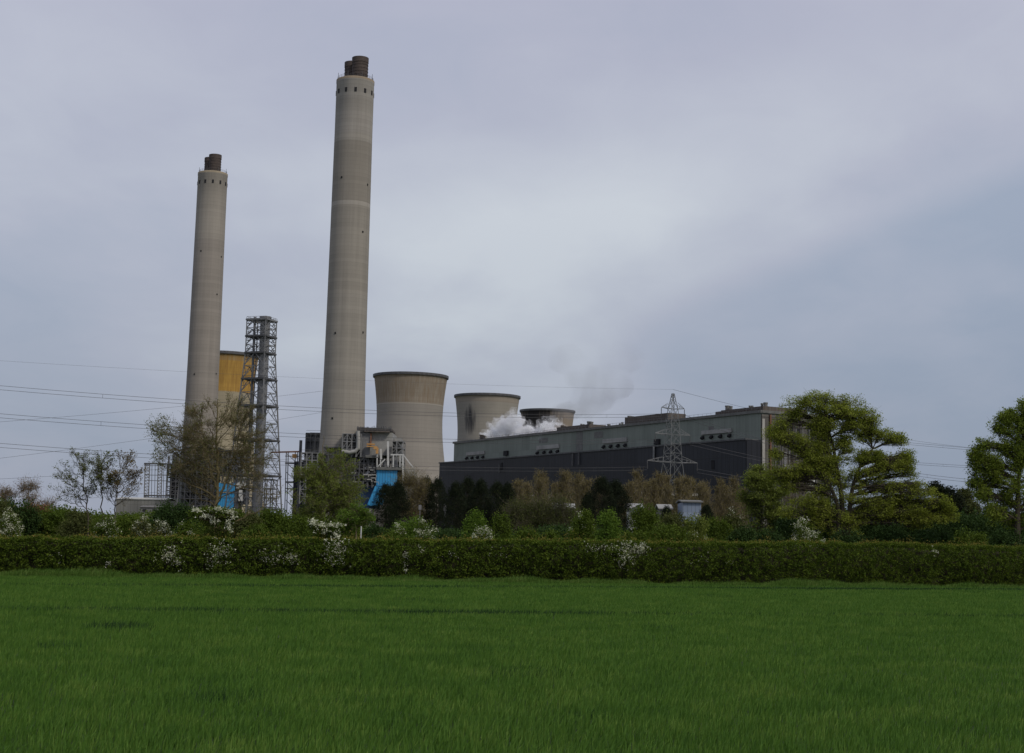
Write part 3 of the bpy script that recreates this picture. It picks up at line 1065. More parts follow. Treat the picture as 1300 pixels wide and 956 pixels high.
# --- nearly bare mossy tree in front of the left chimney
def fan_tree(name, px, Y, label, trunk_px, cx, cy, rx, ry, n_limb, barkmat, leafmat, r0=.17, extra=(), thick=1.0, sub=1.0, pleaf=.05, nlf=7, lsz=.085, group=None, leaders=(), inner=.72):
    """leafless crown: limbs leave the trunk all the way up and curve out to a rounded envelope"""
    base = at(px, 690 + ROLL * (px - 650), Y)
    base[2] = 0
    k = Y / F
    root = thing(name, base, label, 'tree', group)
    W, C = MB(), MB()
    T = np.array([at(a, b_, Y) - base for a, b_ in trunk_px])
    T[0][2] = -.1
    d = np.concatenate([[0], np.cumsum(np.linalg.norm(np.diff(T, axis=0), axis=1))])
    dd = np.linspace(0, d[-1], 26)
    TP = np.stack([np.interp(dd, d, T[:, i]) for i in range(3)], 1)
    TP[1:-1, :2] += rng.normal(0, .04, (24, 2))
    TR = r0 * (1 - .86 * (dd / d[-1]) ** .9)
    TR[0] *= 1.5
    W.tube(TP, TR, 9)
    LD = [(TP, TR)]
    for ld in leaders:
        Q = np.array([at(a, b_, Y + dy_) - base for a, b_, dy_ in ld])
        j0 = int(np.argmin(np.abs(TP[:, 2] - Q[0][2])))
        Q[0] = TP[j0]
        d_ = np.concatenate([[0], np.cumsum(np.linalg.norm(np.diff(Q, axis=0), axis=1))])
        e_ = np.linspace(0, d_[-1], 26)
        QP = np.stack([np.interp(e_, d_, Q[:, i]) for i in range(3)], 1)
        for _ in range(3):
            QP[1:-1] = (QP[:-2] + 2 * QP[1:-1] + QP[2:]) / 4
        QP[1:-1] += rng.normal(0, .025, (24, 3))
        QR = TR[j0] * .72 * (1 - .86 * (e_ / d_[-1]) ** .9)
        W.tube(QP, QR, 8)
        LD.append((QP, QR))
    c0 = at(cx, cy, Y) - base
    R3 = np.array([rx * k, rx * k * .8, ry * k])
    ends = []
    for i in range(n_limb):
        ph = rng.uniform(0, 2 * PI)
        el_ = math.asin(rng.uniform(-.55, .98))
        dv = np.array([math.cos(ph) * math.cos(el_), math.sin(ph) * math.cos(el_), math.sin(el_)])
        ends.append(c0 + dv * R3 * rng.uniform(inner, 1.02) ** .7)
    for (a, b_) in extra:
        ends += [at(a + rng.normal(0, 4), b_ + rng.normal(0, 4), Y + rng.uniform(-1, 1)) - base for _ in range(3)]
    s0, s1, sw, lv = [], [], [], []
    for e in ends:
        TP, TR = LD[int(np.argmin([np.min(np.linalg.norm(q_[0][8:] - e, axis=1)) * rng.uniform(.75, 1.25) for q_ in LD]))]
        hfrac = np.clip((e[2] - np.linalg.norm(e[:2] - TP[10, :2]) * rng.uniform(.3, .6)) / TP[-1, 2], .27, .93)
        jj = int(np.clip(hfrac * 25 + rng.normal(0, 1.2), 5, 24))
        st = TP[jj]
        mid = (st + e) / 2
        mid[:2] += (e - st)[:2] * .14
        mid[2] += .12 * np.linalg.norm((e - st)) * rng.uniform(-1.0, 1.0)
        mid += rng.normal(0, .12, 3)
        n_ = 9
        B = bez(st, mid, e, n_)
        B[1:-1] += rng.normal(0, .012 + .012 * np.linalg.norm(e - st), (n_ - 2, 3))
        r_ = min(TR[jj] * .6, (.012 + .0095 * np.linalg.norm(e - st)) * thick)
        rr = np.linspace(r_, .008, n_)
        W.tube(B, rr, 5)
        L = np.linalg.norm(e - st)
        for q in range(int((9 + 4.5 * L) * sub)):
            f = rng.uniform(.22, 1)
            a_ = min(int(f * (n_ - 1)), n_ - 2)
            o_ = B[a_] + (B[a_ + 1] - B[a_]) * (f * (n_ - 1) - a_)
            tan = B[a_ + 1] - B[a_]
            tan /= np.linalg.norm(tan)
            dr = tan + rng.normal(0, .55, 3) + np.array([0, 0, .35])
            dr /= np.linalg.norm(dr)
            ln = L * rng.uniform(.12, .32) * (1.15 - f * .5)
            m1 = o_ + dr * ln * .5 + rng.normal(0, .03, 3)
            e1 = o_ + dr * ln + np.array([0, 0, .06 * ln])
            s0 += [o_, m1]
            s1 += [m1, e1]
            sw += [.0105, .0085]
            for w_ in range(5):
                g0 = m1 if w_ < 2 else e1
                dr2 = dr + rng.normal(0, .6, 3) + np.array([0, 0, .3])
                e2 = g0 + dr2 / np.linalg.norm(dr2) * rng.uniform(.12, .38)
                s0.append(g0)
                s1.append(e2)
                sw.append(.0068)
                lv.append(e2)
    W.sticks(np.array(s0), np.array(s1), np.array(sw))
    W.build('trunk', barkmat, root)
    lv = np.array(lv)
    lw = lv[rng.uniform(0, 1, len(lv)) < .8]
    C.leaves(lw + rng.normal(0, .03, lw.shape), .06, .2, .6)
    lf = lv[((lv[:, 0] < (210 - px) * k) & (pleaf < .06)) | (rng.uniform(0, 1, len(lv)) < pleaf)]
    if len(lf):
        lf = np.repeat(lf, nlf, 0)
        C.leaves(lf + rng.normal(0, .07, lf.shape), lsz, .3, .7)
    C.build('crown', leafmat, root)
    return root


fan_tree('mossy_tree', 275, 93, 'nearly bare tree with mossy trunk and tiny new leaves in front of the far chimney', [(274, 694), (274, 660), (276, 630), (277, 600), (275, 570), (275, 545), (276, 508)],
         272, 577, 78, 74, 150, M['bark_moss'], M['leaf_sparse'], nlf=2, extra=((200, 547), (206, 562), (345, 628)), inner=.4, thick=.95,
         leaders=([(275, 625, 0), (266, 590, -.5), (258, 550, -.8), (252, 520, -.9)], [(276, 640, 0), (290, 605, .5), (302, 565, .8), (308, 530, .9)]))

# --- light-green airy tree before the right precipitator
fan_tree('willow_tree', 407, 128, 'fresh light-green airy tree with reddish trunk before the right precipitator steelwork', [(406, 694), (406, 660), (407, 625), (409, 595), (411, 553)],
         417, 634, 50, 66, 120, M['bark_brown'], M['leaf_willow'], r0=.16, pleaf=.5, nlf=5, lsz=.115, inner=.35)

for (px, lab, cxx, cyy, rxx, ryy, tp, lm) in (
        (111, 'slender young tree with sparse new leaves, leaning left, first of the sparse three', 99, 612, 30, 40, [(112, 692), (112, 660), (110, 635), (105, 605), (99, 576)], 'leaf_sparse'),
        (130, 'straight young tree with sparse new leaves, middle of the sparse three', 129, 605, 24, 38, [(130, 692), (130, 660), (129, 630), (130, 600), (128, 570)], 'leaf_sparse'),
        (148, 'slender young tree with rusty new leaves, right of the sparse three', 155, 610, 26, 36, [(146, 692), (146, 660), (147, 630), (151, 605), (153, 578)], 'leaf_sparse_rust')):
    fan_tree('young_tree', px, 104, lab, tp, cxx, cyy, rxx, ryy, 30, M['bark_dark'], M[lm], r0=.075, thick=.75, sub=.55, pleaf=.26, nlf=6, lsz=.095, group='sparse young trees left of the chimneys')

# --- light-green willow right of it
lobe_tree('willow_tree', 455, 120, 'low bright yellow-green rounded tree beside the thin white post', 'tree',
          [(440, 655, 14, 10), (458, 648, 15, 10), (450, 664, 20, 10), (466, 658, 9, 8), (436, 668, 10, 8)], [(452, 694), (452, 672), (453, 655)], M['leaf_bright'], M['bark_brown'], r0=.1, leaf=.13, nclus=36, nleaf=40, clus_r=.38, depth=.7, fill=5, shell=.1)

# --- three sparse young trees on the left
# --- medium green trees
lobe_tree('birch_tree', 965, 150, 'pale green tree standing left of the big layered tree, before the hall corner', 'tree',
          [(962, 598, 10, 10), (955, 612, 14, 10), (975, 612, 14, 12), (950, 630, 16, 12), (972, 632, 18, 12), (990, 625, 12, 10), (960, 650, 20, 12), (985, 650, 16, 12), (965, 670, 22, 12), (990, 668, 16, 10)],
          [(967, 694), (967, 660), (966, 630), (964, 605)], M['leaf_willow'], M['bark_dark'], r0=.15, leaf=.17, nclus=34, nleaf=40, clus_r=.5, depth=.7, fill=8, shell=.1)
lobe_tree('ash_tree', 1015, 165, 'grey-brown half-leafed tree seen through the lower left of the layered tree', 'tree',
          [(1010, 600, 14, 16), (1025, 620, 16, 16), (1005, 635, 16, 16), (1028, 650, 14, 14), (1012, 665, 16, 12)],
          [(1015, 694), (1015, 640), (1015, 600)], M['leaf_bronze'], M['bark_grey'], r0=.14, leaf=.09, nclus=30, nleaf=24, clus_r=.6, twigs=9, twig_w=.014, updir=.5, shell=.05)

# dark backing trees on the right
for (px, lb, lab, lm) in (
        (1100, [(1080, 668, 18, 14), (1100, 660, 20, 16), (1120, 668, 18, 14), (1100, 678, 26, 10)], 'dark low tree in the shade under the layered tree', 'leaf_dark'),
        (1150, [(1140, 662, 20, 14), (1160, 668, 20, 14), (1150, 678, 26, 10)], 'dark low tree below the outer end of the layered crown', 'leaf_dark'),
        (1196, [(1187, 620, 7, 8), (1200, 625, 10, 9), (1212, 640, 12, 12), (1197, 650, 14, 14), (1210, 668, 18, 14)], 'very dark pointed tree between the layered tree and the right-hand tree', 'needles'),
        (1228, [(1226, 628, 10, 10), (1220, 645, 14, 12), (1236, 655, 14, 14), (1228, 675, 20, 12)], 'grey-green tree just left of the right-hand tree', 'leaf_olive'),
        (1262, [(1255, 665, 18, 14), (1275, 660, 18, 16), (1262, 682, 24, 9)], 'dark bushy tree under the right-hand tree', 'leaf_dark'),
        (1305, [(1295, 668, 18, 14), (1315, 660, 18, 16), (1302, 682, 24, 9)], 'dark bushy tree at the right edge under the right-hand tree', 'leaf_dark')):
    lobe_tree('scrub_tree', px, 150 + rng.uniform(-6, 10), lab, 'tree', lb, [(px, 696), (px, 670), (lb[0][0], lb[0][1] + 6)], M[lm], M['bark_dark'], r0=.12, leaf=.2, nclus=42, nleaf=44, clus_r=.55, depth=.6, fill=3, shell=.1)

# --- conifers (two shared shapes)
def conifer_proto(name, Ht, Rx, label, group):
    root = thing(name, (0, 0, 0), label, 'conifer', group)
    W = MB()
    W.tube([[0, 0, -.05], [0, 0, Ht * .5], [0.05, 0, Ht * .97]], [.16, .1, .02], 7)
    n = 620
    z = rng.uniform(.05, 1, n) ** .9
    th = rng.uniform(0, 2 * PI, n)
    prof = np.interp(z, [0, .1, .45, .75, .92, 1], [.9, 1, 1, .85, .55, .12])
    rr = prof * Rx * rng.uniform(.55, 1.08, n) * (1 + .15 * np.sin(th * 3 + z * 7))
    T = np.stack([np.cos(th) * rr, np.sin(th) * rr, z * Ht], 1)
    W.sticks(np.stack([T[:, 0] * 0, T[:, 1] * 0, T[:, 2] - rr * .25], 1), T, .02)
    idx = np.repeat(np.arange(n), 26)
    off = rng.normal(size=(len(idx), 3)) * np.array([.2, .2, .24])
    LP = T[idx] + off
    LP[:, 2] = np.maximum(LP[:, 2], .05)
    C = MB()
    C.leaves(LP, .2, .1, .3)
    C.build('crown', M['needles'], root)
    W.build('trunk', M['bark_dark'], root)
    return root


con_a = conifer_proto('conifer_tree', 9.0, 1.7, '', 'dark conifers before the dark hall')
con_b = conifer_proto('conifer_tree', 9.0, 2.2, '', 'dark conifers before the dark hall')
cons = [(488, 618, 10, 'b', 'dark broad conifer right of the yellow-green rounded tree, tips below the blue cladding'),
        (503, 622, 9, 'a', 'dark slim conifer touching the brown bare tree, left side'),
        (540, 616, 8, 'a', 'dark conifer just right of the brown bare tree, left of a gap of sky-lit wall'),
        (553, 617, 8, 'b', 'dark conifer at the left corner of the dark hall'),
        (577, 617, 9, 'a', 'dark conifer behind the pale blossom shrubs, first of the close row of five'),
        (592, 616, 9, 'b', 'dark conifer second in the close row of five before the dark hall'),
        (609, 617, 9, 'a', 'dark conifer third in the close row of five before the dark hall'),
        (630, 618, 10, 'b', 'dark conifer fourth in the close row of five before the dark hall'),
        (643, 624, 8, 'a', 'dark conifer last in the close row of five, beside the brown scrub'),
        (763, 616, 11, 'b', 'tall dark conifer left of a touching pair, in front of the brown slim trees'),
        (780, 617, 12, 'a', 'tall dark conifer right of a touching pair, in front of the brown slim trees'),
        (745, 632, 7, 'a', 'short dark conifer leaning against the tall pair'),
        (897, 648, 7, 'b', 'small dark conifer right of the pale blue building'),
        (846, 650, 6, 'b', 'small dark conifer left of the pale blue building')]
used = set()
for (px, pt, hp, kd, lab) in cons:
    src = con_a if kd == 'a' else con_b
    if kd in used:
        o = copy_tree(src)
    else:
        o = src
        used.add(kd)
    Yc = 158 + rng.uniform(-6, 6)
    h = hz(px, pt - 5, Yc) * rng.uniform(.96, 1.05)
    sx = hp * Yc / F / (1.7 if kd == 'a' else 2.2) * 1.75
    o.location = (gx(px, Yc), Yc, 0)
    o.scale = (sx, sx, h / 9.0)
    o.rotation_euler.z = rng.uniform(0, 6.28)
    o['label'] = lab

# --- brown bare tree between conifers, brown scrub
lobe_tree('bare_tree', 520, 160, 'brown leafless bushy tree between two groups of dark conifers', 'tree',
          [(517, 612, 12, 14, .8), (505, 628, 14, 14), (525, 632, 16, 16), (508, 650, 14, 14, .7), (530, 655, 14, 14, .7), (536, 618, 8, 10, .5)],
          [(520, 694), (519, 650), (518, 620)], M['leaf_bronze'], M['bark_brown'], r0=.12, leaf=.09, nclus=34, nleaf=24, clus_r=.6, twigs=11, twig_w=.013, updir=.6, shell=.05, fill=5)
for (px, lb, lab) in ((660, [(652, 650, 12, 12), (668, 655, 12, 12), (660, 668, 16, 10)], 'brown leafless scrub tree right of the row of five conifers'),
                      (690, [(680, 648, 12, 14), (698, 655, 12, 12), (690, 668, 16, 10)], 'brown leafless scrub tree below the low grey shed'),
                      (718, [(710, 645, 12, 12), (725, 658, 12, 12), (715, 668, 14, 10)], 'brown-green scrub tree with pale stems left of the bright shrubs')):
    lobe_tree('scrub_tree', px, 150, lab, 'tree', lb, [(px, 694), (px, 670), (px, 650)], M['leaf_olive'], M['bark_grey'], r0=.1, leaf=.11, nclus=34, nleaf=30, clus_r=.55, twigs=9, twig_w=.013, updir=.5, shell=.05, fill=3)

# --- slim brown trees in two rows at the foot of the hall
def poplar_proto(seed, label, group):
    root = thing('slim_tree', (0, 0, 0), label, 'tree', group)
    W = MB()
    Ht = 14.0
    W.tube([[0, 0, -.1], [.05, 0, 5], [-.05, .05, 10], [0, 0, Ht]], [.16, .12, .07, .02], 6)
    n = 260
    z = rng.uniform(.08, .95, n)
    th = rng.uniform(0, 2 * PI, n)
    ln = ((1 - z) * 3.0 + .8) * rng.uniform(.5, 1.35, n)
    T0 = np.stack([0 * z, 0 * z, z * Ht], 1)
    lean_ = rng.uniform(.15, .62, n)
    T1 = T0 + np.stack([np.cos(th) * ln * lean_, np.sin(th) * ln * lean_, ln * 1.0], 1)
    W.sticks(T0, T1, .03)
    k = np.repeat(np.arange(n), 5)
    f = rng.uniform(.35, 1, len(k))
    S0 = T0[k] + (T1 - T0)[k] * f[:, None]
    S1 = S0 + rng.normal(size=(len(k), 3)) * .22 + np.array([0, 0, .8])
    W.sticks(S0, S1, .018)
    C = MB()
    kk = np.repeat(np.arange(len(k)), 3)
    kk = kk[rng.uniform(0, 1, len(kk)) < .8]
    C.leaves(S0[kk] + (S1 - S0)[kk] * rng.uniform(.3, 1.1, (len(kk), 1)) + rng.normal(size=(len(kk), 3)) * .08, .17, .1, .5)
    C.build('crown', M['leaf_bronze'], root)
    W.build('trunk', M['bark_brown'], root)
    return root


protos = [poplar_proto(i, '', '') for i in range(3)]
rowA = [(657, 612), (666, 606), (687, 606), (708, 604), (729, 605), (741, 604), (653, 606), (661, 603), (671, 599), (681, 601), (692, 598), (703, 600), (713, 597), (724, 598), (735, 596), (746, 599), (757, 604)]
rowB = [(794, 610), (812, 606), (831, 606), (851, 607), (872, 606), (892, 608), (913, 610), (934, 612), (790, 606), (799, 600), (808, 599), (817, 597), (827, 600), (836, 599), (846, 601), (857, 598), (866, 600), (877, 602), (887, 604), (897, 603), (908, 606), (918, 604), (929, 607), (940, 609)]
i = 0
for row, grp, lab in ((rowA, 'slim brown trees left of the tall conifer pair', 'slim upright tree in brown bud, in the row left of the tall conifer pair'),
                      (rowB, 'slim brown trees round the pylon foot', 'slim upright tree in brown bud, in the row around the pylon foot')):
    for (px, pt) in row:
        o = protos[i] if i < 3 else copy_tree(protos[i % 3])
        i += 1
        Yp = 290 + rng.uniform(-26, 26)
        h = hz(px, pt, Yp) + rng.uniform(-.5, .3)
        o.location = (gx(px, Yp) + rng.uniform(-.2, .2), Yp, 0)
        sc = h / 15.2
        sc *= rng.uniform(.9, 1.06)
        o.scale = (sc * rng.uniform(1.35, 2.0), sc * 1.5, sc)
        o.rotation_euler.x = rng.uniform(-.04, .04)
        o.rotation_euler.y = rng.uniform(-.05, .05)
        o.rotation_euler.z = rng.uniform(0, 6.28)
        o['label'] = lab
        o['group'] = grp

# --- shrubs behind the hedge
shrubs = [
    (-12, 640, 26, 112, 'leaf_olive', 0, 'olive shrub cut by the left edge of the photo'),
    (20, 642, 26, 116, 'leaf_dark', 0, 'dark green shrub below the rusty far trees at the left edge'),
    (12, 655, 12, 104, 'leaf_mid', .8, 'white blossoming hawthorn at the far left above the hedge'),
    (46, 646, 20, 120, 'leaf_rust', 0, 'russet-green shrub between the far-left hawthorn and the sparse trees'),
    (72, 652, 24, 118, 'leaf_mid', 0, 'mid green shrub left of the three sparse trees'),
    (100, 655, 22, 112, 'leaf_olive', 0, 'olive green shrub at the foot of the leaning sparse tree'),
    (132, 659, 15, 102, 'leaf_mid', .35, 'hawthorn with loose white blossom under the three sparse trees'),
    (160, 660, 20, 112, 'leaf_mid', 0, 'green shrub between two white-flecked hawthorns on the left'),
    (178, 664, 12, 104, 'leaf_olive', .3, 'small hawthorn with faint blossom left of the dark rounded shrub'),
    (204, 668, 12, 100, 'leaf_olive', .55, 'low round grey-white blossoming shrub in front of the dark rounded shrub'),
    (218, 645, 28, 122, 'leaf_dark', 0, 'large dark green rounded shrub before the left steelwork'),
    (240, 668, 18, 106, 'leaf_mid', .08, 'mid green shrub left of the flat-topped hawthorn'),
    (310, 655, 24, 118, 'leaf_olive', 0, 'olive shrub right of the flat-topped hawthorn'),
    (345, 652, 22, 120, 'leaf_mid', 0, 'green shrub under the lattice stack'),
    (370, 660, 20, 114, 'leaf_mid', 0, 'green shrub left of the airy light-green tree'),
    (322, 672, 20, 100, 'leaf_mid', 0, 'low green shrub just above the hedge right of the flat-topped hawthorn'),
    (476, 668, 14, 118, 'leaf_dark', 0, 'dark low shrub beside the thin white post'),
    (497, 678, 14, 106, 'leaf_mid', 0, 'very low green shrub left of the round blossom-edged bush'),
    (520, 663, 22, 110, 'leaf_bright', .0, 'bright round bush before the dark conifers'),
    (540, 667, 11, 107, 'leaf_mid', .9, 'white blossoming bush touching the bright round bush'),
    (505, 672, 7, 108, 'leaf_mid', .45, 'little white-flecked bush at the left of the bright round bush'),
    (565, 678, 18, 116, 'leaf_dark', 0, 'low dark shrub right of the round blossom-edged bush'),
    (605, 655, 14, 118, 'leaf_bright', 0, 'bright green pointed shrub behind the small white bush'),
    (613, 676, 12, 104, 'leaf_mid', 1.0, 'small pure white blossoming bush at the hedge top'),
    (636, 659, 13, 120, 'leaf_mid', 0, 'mid green shrub right of the small white bush'),
    (668, 676, 16, 108, 'leaf_mid', 0, 'low green shrub in front of the brown scrub, left'),
    (702, 677, 14, 108, 'leaf_mid', 0, 'low green shrub in front of the brown scrub, right'),
    (738, 655, 17, 118, 'leaf_mid', .12, 'grey-green shrub with a white-flecked side left of the pointed bright shrub'),
    (771, 653, 15, 114, 'leaf_bright', 0, 'pointed bright green shrub below the tall conifer pair'),
    (806, 678, 16, 108, 'leaf_mid', 0, 'low green shrub right of the pointed bright shrub'),
    (820, 648, 22, 128, 'leaf_mid', 0, 'broad green shrub right of the tall conifer pair'),
    (855, 658, 22, 124, 'leaf_olive', 0, 'olive green shrub before the low roof'),
    (845, 672, 28, 112, 'leaf_mid', 0, 'wide low green shrub behind the hedge under the pylon'),
    (884, 659, 13, 116, 'leaf_willow', .1, 'pale green shrub below the pale blue building'),
    (912, 664, 18, 122, 'leaf_mid', 0, 'green shrub right of the pale shrub'),
    (930, 655, 14, 124, 'leaf_olive', .15, 'grey-green shrub with faint blossom left of the pale green tree'),
    (945, 674, 18, 110, 'leaf_dark', 0, 'dark low shrub at the foot of the pale green tree'),
    (975, 678, 18, 106, 'leaf_dark', 0, 'dark low shrub left of the white hawthorn on the right'),
    (1020, 668, 13, 104, 'leaf_mid', .75, 'white blossoming hawthorn left of the layered tree foot'),
    (1038, 680, 8, 102, 'leaf_mid', .7, 'tiny white blossoming bush beside the layered tree trunks'),
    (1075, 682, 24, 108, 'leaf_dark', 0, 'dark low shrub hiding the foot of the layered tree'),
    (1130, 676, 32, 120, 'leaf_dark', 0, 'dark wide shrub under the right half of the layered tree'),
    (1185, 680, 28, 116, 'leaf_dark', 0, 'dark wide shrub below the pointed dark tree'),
    (1235, 680, 24, 106, 'leaf_mid', 0, 'low green shrub below the right-hand tree, left side'),
    (1280, 682, 24, 104, 'leaf_dark', 0, 'low dark shrub below the right-hand tree near the frame edge'),
]
for (px, pt, hp, Yb, lm, bl, lab) in shrubs:
    bush(px, pt, hp, Yb, lab, M[lm], blossom=bl, name='hawthorn_bush' if bl > .3 else 'shrub', leaf=.15 if bl < .3 else .11)

# --- hawthorns standing up out of the hedge
for (px, Yh, lab, lobes_, bls) in (
        (272, 74.5, 'flat-topped hawthorn with white blossom rising out of the hedge below the mossy tree',
         [(250, 652, 8, 4), (262, 650, 10, 5), (280, 650, 12, 5), (298, 653, 7, 4), (272, 660, 16, 7), (280, 672, 12, 8), (268, 682, 12, 9), (285, 690, 12, 8), (288, 660, 8, 6)],
         [(250, 648, 7, 2.5, 90), (262, 655, 9, 3, 110), (275, 647, 9, 2.5, 120), (290, 650, 9, 3, 120), (272, 662, 8, 4, 70), (290, 664, 4, 5, 70), (296, 656, 7, 3, 50), (292, 672, 3, 4, 30)]),
        (412, 77, 'small hawthorn with a white blossom crest rising out of the hedge below the airy tree',
         [(398, 668, 6, 4, .6), (410, 672, 12, 5), (425, 670, 9, 5, .7), (416, 682, 10, 7), (412, 692, 12, 7)],
         [(397, 663, 5, 3, 80), (408, 667, 9, 3, 120), (425, 667, 10, 2.5, 120), (415, 674, 11, 4, 90), (428, 680, 5, 6, 80), (420, 690, 9, 6, 90)])):
    Yh = float(hedge_at(np.array([(px + 160) / 1640]))[0][1]) + 1.0
    rt = lobe_tree('hawthorn_tree', px, Yh, lab, 'hawthorn', lobes_, [(px, 726), (px + 1, 700), (px + 2, 680), (px, 665)], M['leaf_mid'], M['bark_moss'], r0=.06, leaf=.085, nclus=30, nleaf=26, clus_r=.2, flat=.7, depth=.7, twig_w=.006)
    bb = MB()
    for (a, b, rx, ry, n) in bls:
        n = int(n * .7)
        Pt = np.array([at(rng.normal(a, rx * .55), rng.normal(b, ry * .55), Yh - .25 + rng.normal(0, .25)) for _ in range(n)])
        Pt = np.repeat(Pt, 4, 0) + rng.normal(0, .028, (n * 4, 3))
        bb.leaves(Pt - np.array(rt.location), .05, .5, .9)
    bb.build('blossom', M['blossom'], rt)

# --- far rusty trees at the left edge
for (px, pt, lab) in ((8, 618, 'hazy rusty-brown far tree at the extreme left'), (36, 610, 'hazy rusty-brown far tree with rounded top, right of the extreme left one'), (58, 634, 'small brown far tree at the right end of the rusty group')):
    lobe_tree('distant_tree', px, 230, lab, 'tree', [(px - 5, pt + 10, 8, 8), (px + 6, pt + 8, 8, 8), (px, pt + 20, 12, 10), (px + 3, pt + 34, 12, 10)], [(px, 680), (px, 650), (px, pt + 12)],
              M['leaf_rust'], M['bark_brown'], r0=.18, leaf=.14, nclus=20, nleaf=14, clus_r=.6, twigs=9, twig_w=.02, updir=.5, group='rusty far trees at the left')

# distant treeline, nobody could count it
dt = MB()
N = 52000
xx = rng.uniform(-520, 640, N)
Yt = 1350 + rng.uniform(-10, 60, N)
hh = 7 + 3.0 * noise2(np.stack([xx, xx * 0], 1), .02, 21) + 2.0 * noise2(np.stack([xx, xx * 0], 1), .09, 22)
dt.leaves(np.stack([xx, Yt, np.abs(hh) * rng.uniform(0, 1, N) ** .6], 1), 2.2, .3, .8)
tag(dt.build('far_treeline', M['leaf_olive']), 'low hazy line of distant woodland along the horizon', 'woodland', kind='stuff')
# scrub belts behind the hedge: one unbroken mass of undergrowth
def belt(name, mat, px0, px1, Y0, Y1, hfun, n, leaf, label, seed):
    px = rng.uniform(px0, px1, n)
    Yb = rng.uniform(Y0, Y1, n)
    x = (px - 650) / F * Yb
    P = np.stack([x, Yb], 1)
    hmax = hfun(px) * (1 + .22 * noise2(P, .55, seed) + .12 * noise2(P, 1.7, seed + 1))
    z = hmax * rng.uniform(0, 1, n) ** .6
    c_ = MB()
    idx = np.repeat(np.arange(n), 7)
    L_ = np.stack([x, Yb, z], 1)[idx] + rng.normal(0, .2, (n * 7, 3))
    L_[:, 2] = np.maximum(L_[:, 2], .03)
    c_.leaves(L_, leaf, .4, .65)
    tag(c_.build(name, M[mat]), label, 'undergrowth', kind='stuff')


belt('scrub_undergrowth', 'leaf_mid', -60, 470, 124, 134, lambda q: np.interp(q, [0, 60, 150, 330, 470], [4.0, 3.5, 3.3, 3.4, 3.0]), 15000, .19, 'unbroken low green scrub behind the hedge on the left', 41)
belt('scrub_undergrowth', 'leaf_dark', 440, 1000, 128, 140, lambda q: np.interp(q, [440, 640, 700, 1000], [2.5, 2.5, 2.9, 3.2]), 17000, .19, 'unbroken dark green scrub behind the hedge in the middle', 51)
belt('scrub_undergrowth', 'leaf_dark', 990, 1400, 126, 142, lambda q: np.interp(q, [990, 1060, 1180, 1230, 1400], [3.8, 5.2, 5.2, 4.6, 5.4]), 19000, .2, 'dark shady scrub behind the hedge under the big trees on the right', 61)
belt('scrub_undergrowth', 'leaf_olive', 620, 960, 200, 214, lambda q: np.interp(q, [620, 960], [2.9, 3.6]), 9000, .22, 'olive scrub at the foot of the slim brown trees and low sheds', 71)
# ------------------------------------------------------------------ chimneys
M['chim_a'] = concrete_tower('chimney_concrete_near', [(0, (.315, .29, .25)), (96, (.30, .275, .235)), (131, (.38, .35, .305)), (132.2, (.275, .25, .212)), (157, (.33, .305, .265)), (160, (.34, .315, .28)), (174, (.36, .335, .30)), (181.6, (.30, .24, .17))], 1.55, streak=.46,
                             nstaves=30)
M['chim_b'] = concrete_tower('chimney_concrete_far', [(0, (.30, .27, .235)), (148, (.335, .305, .262)), (181.6, (.36, .30, .21))], 1.8, streak=.42, nstaves=30)


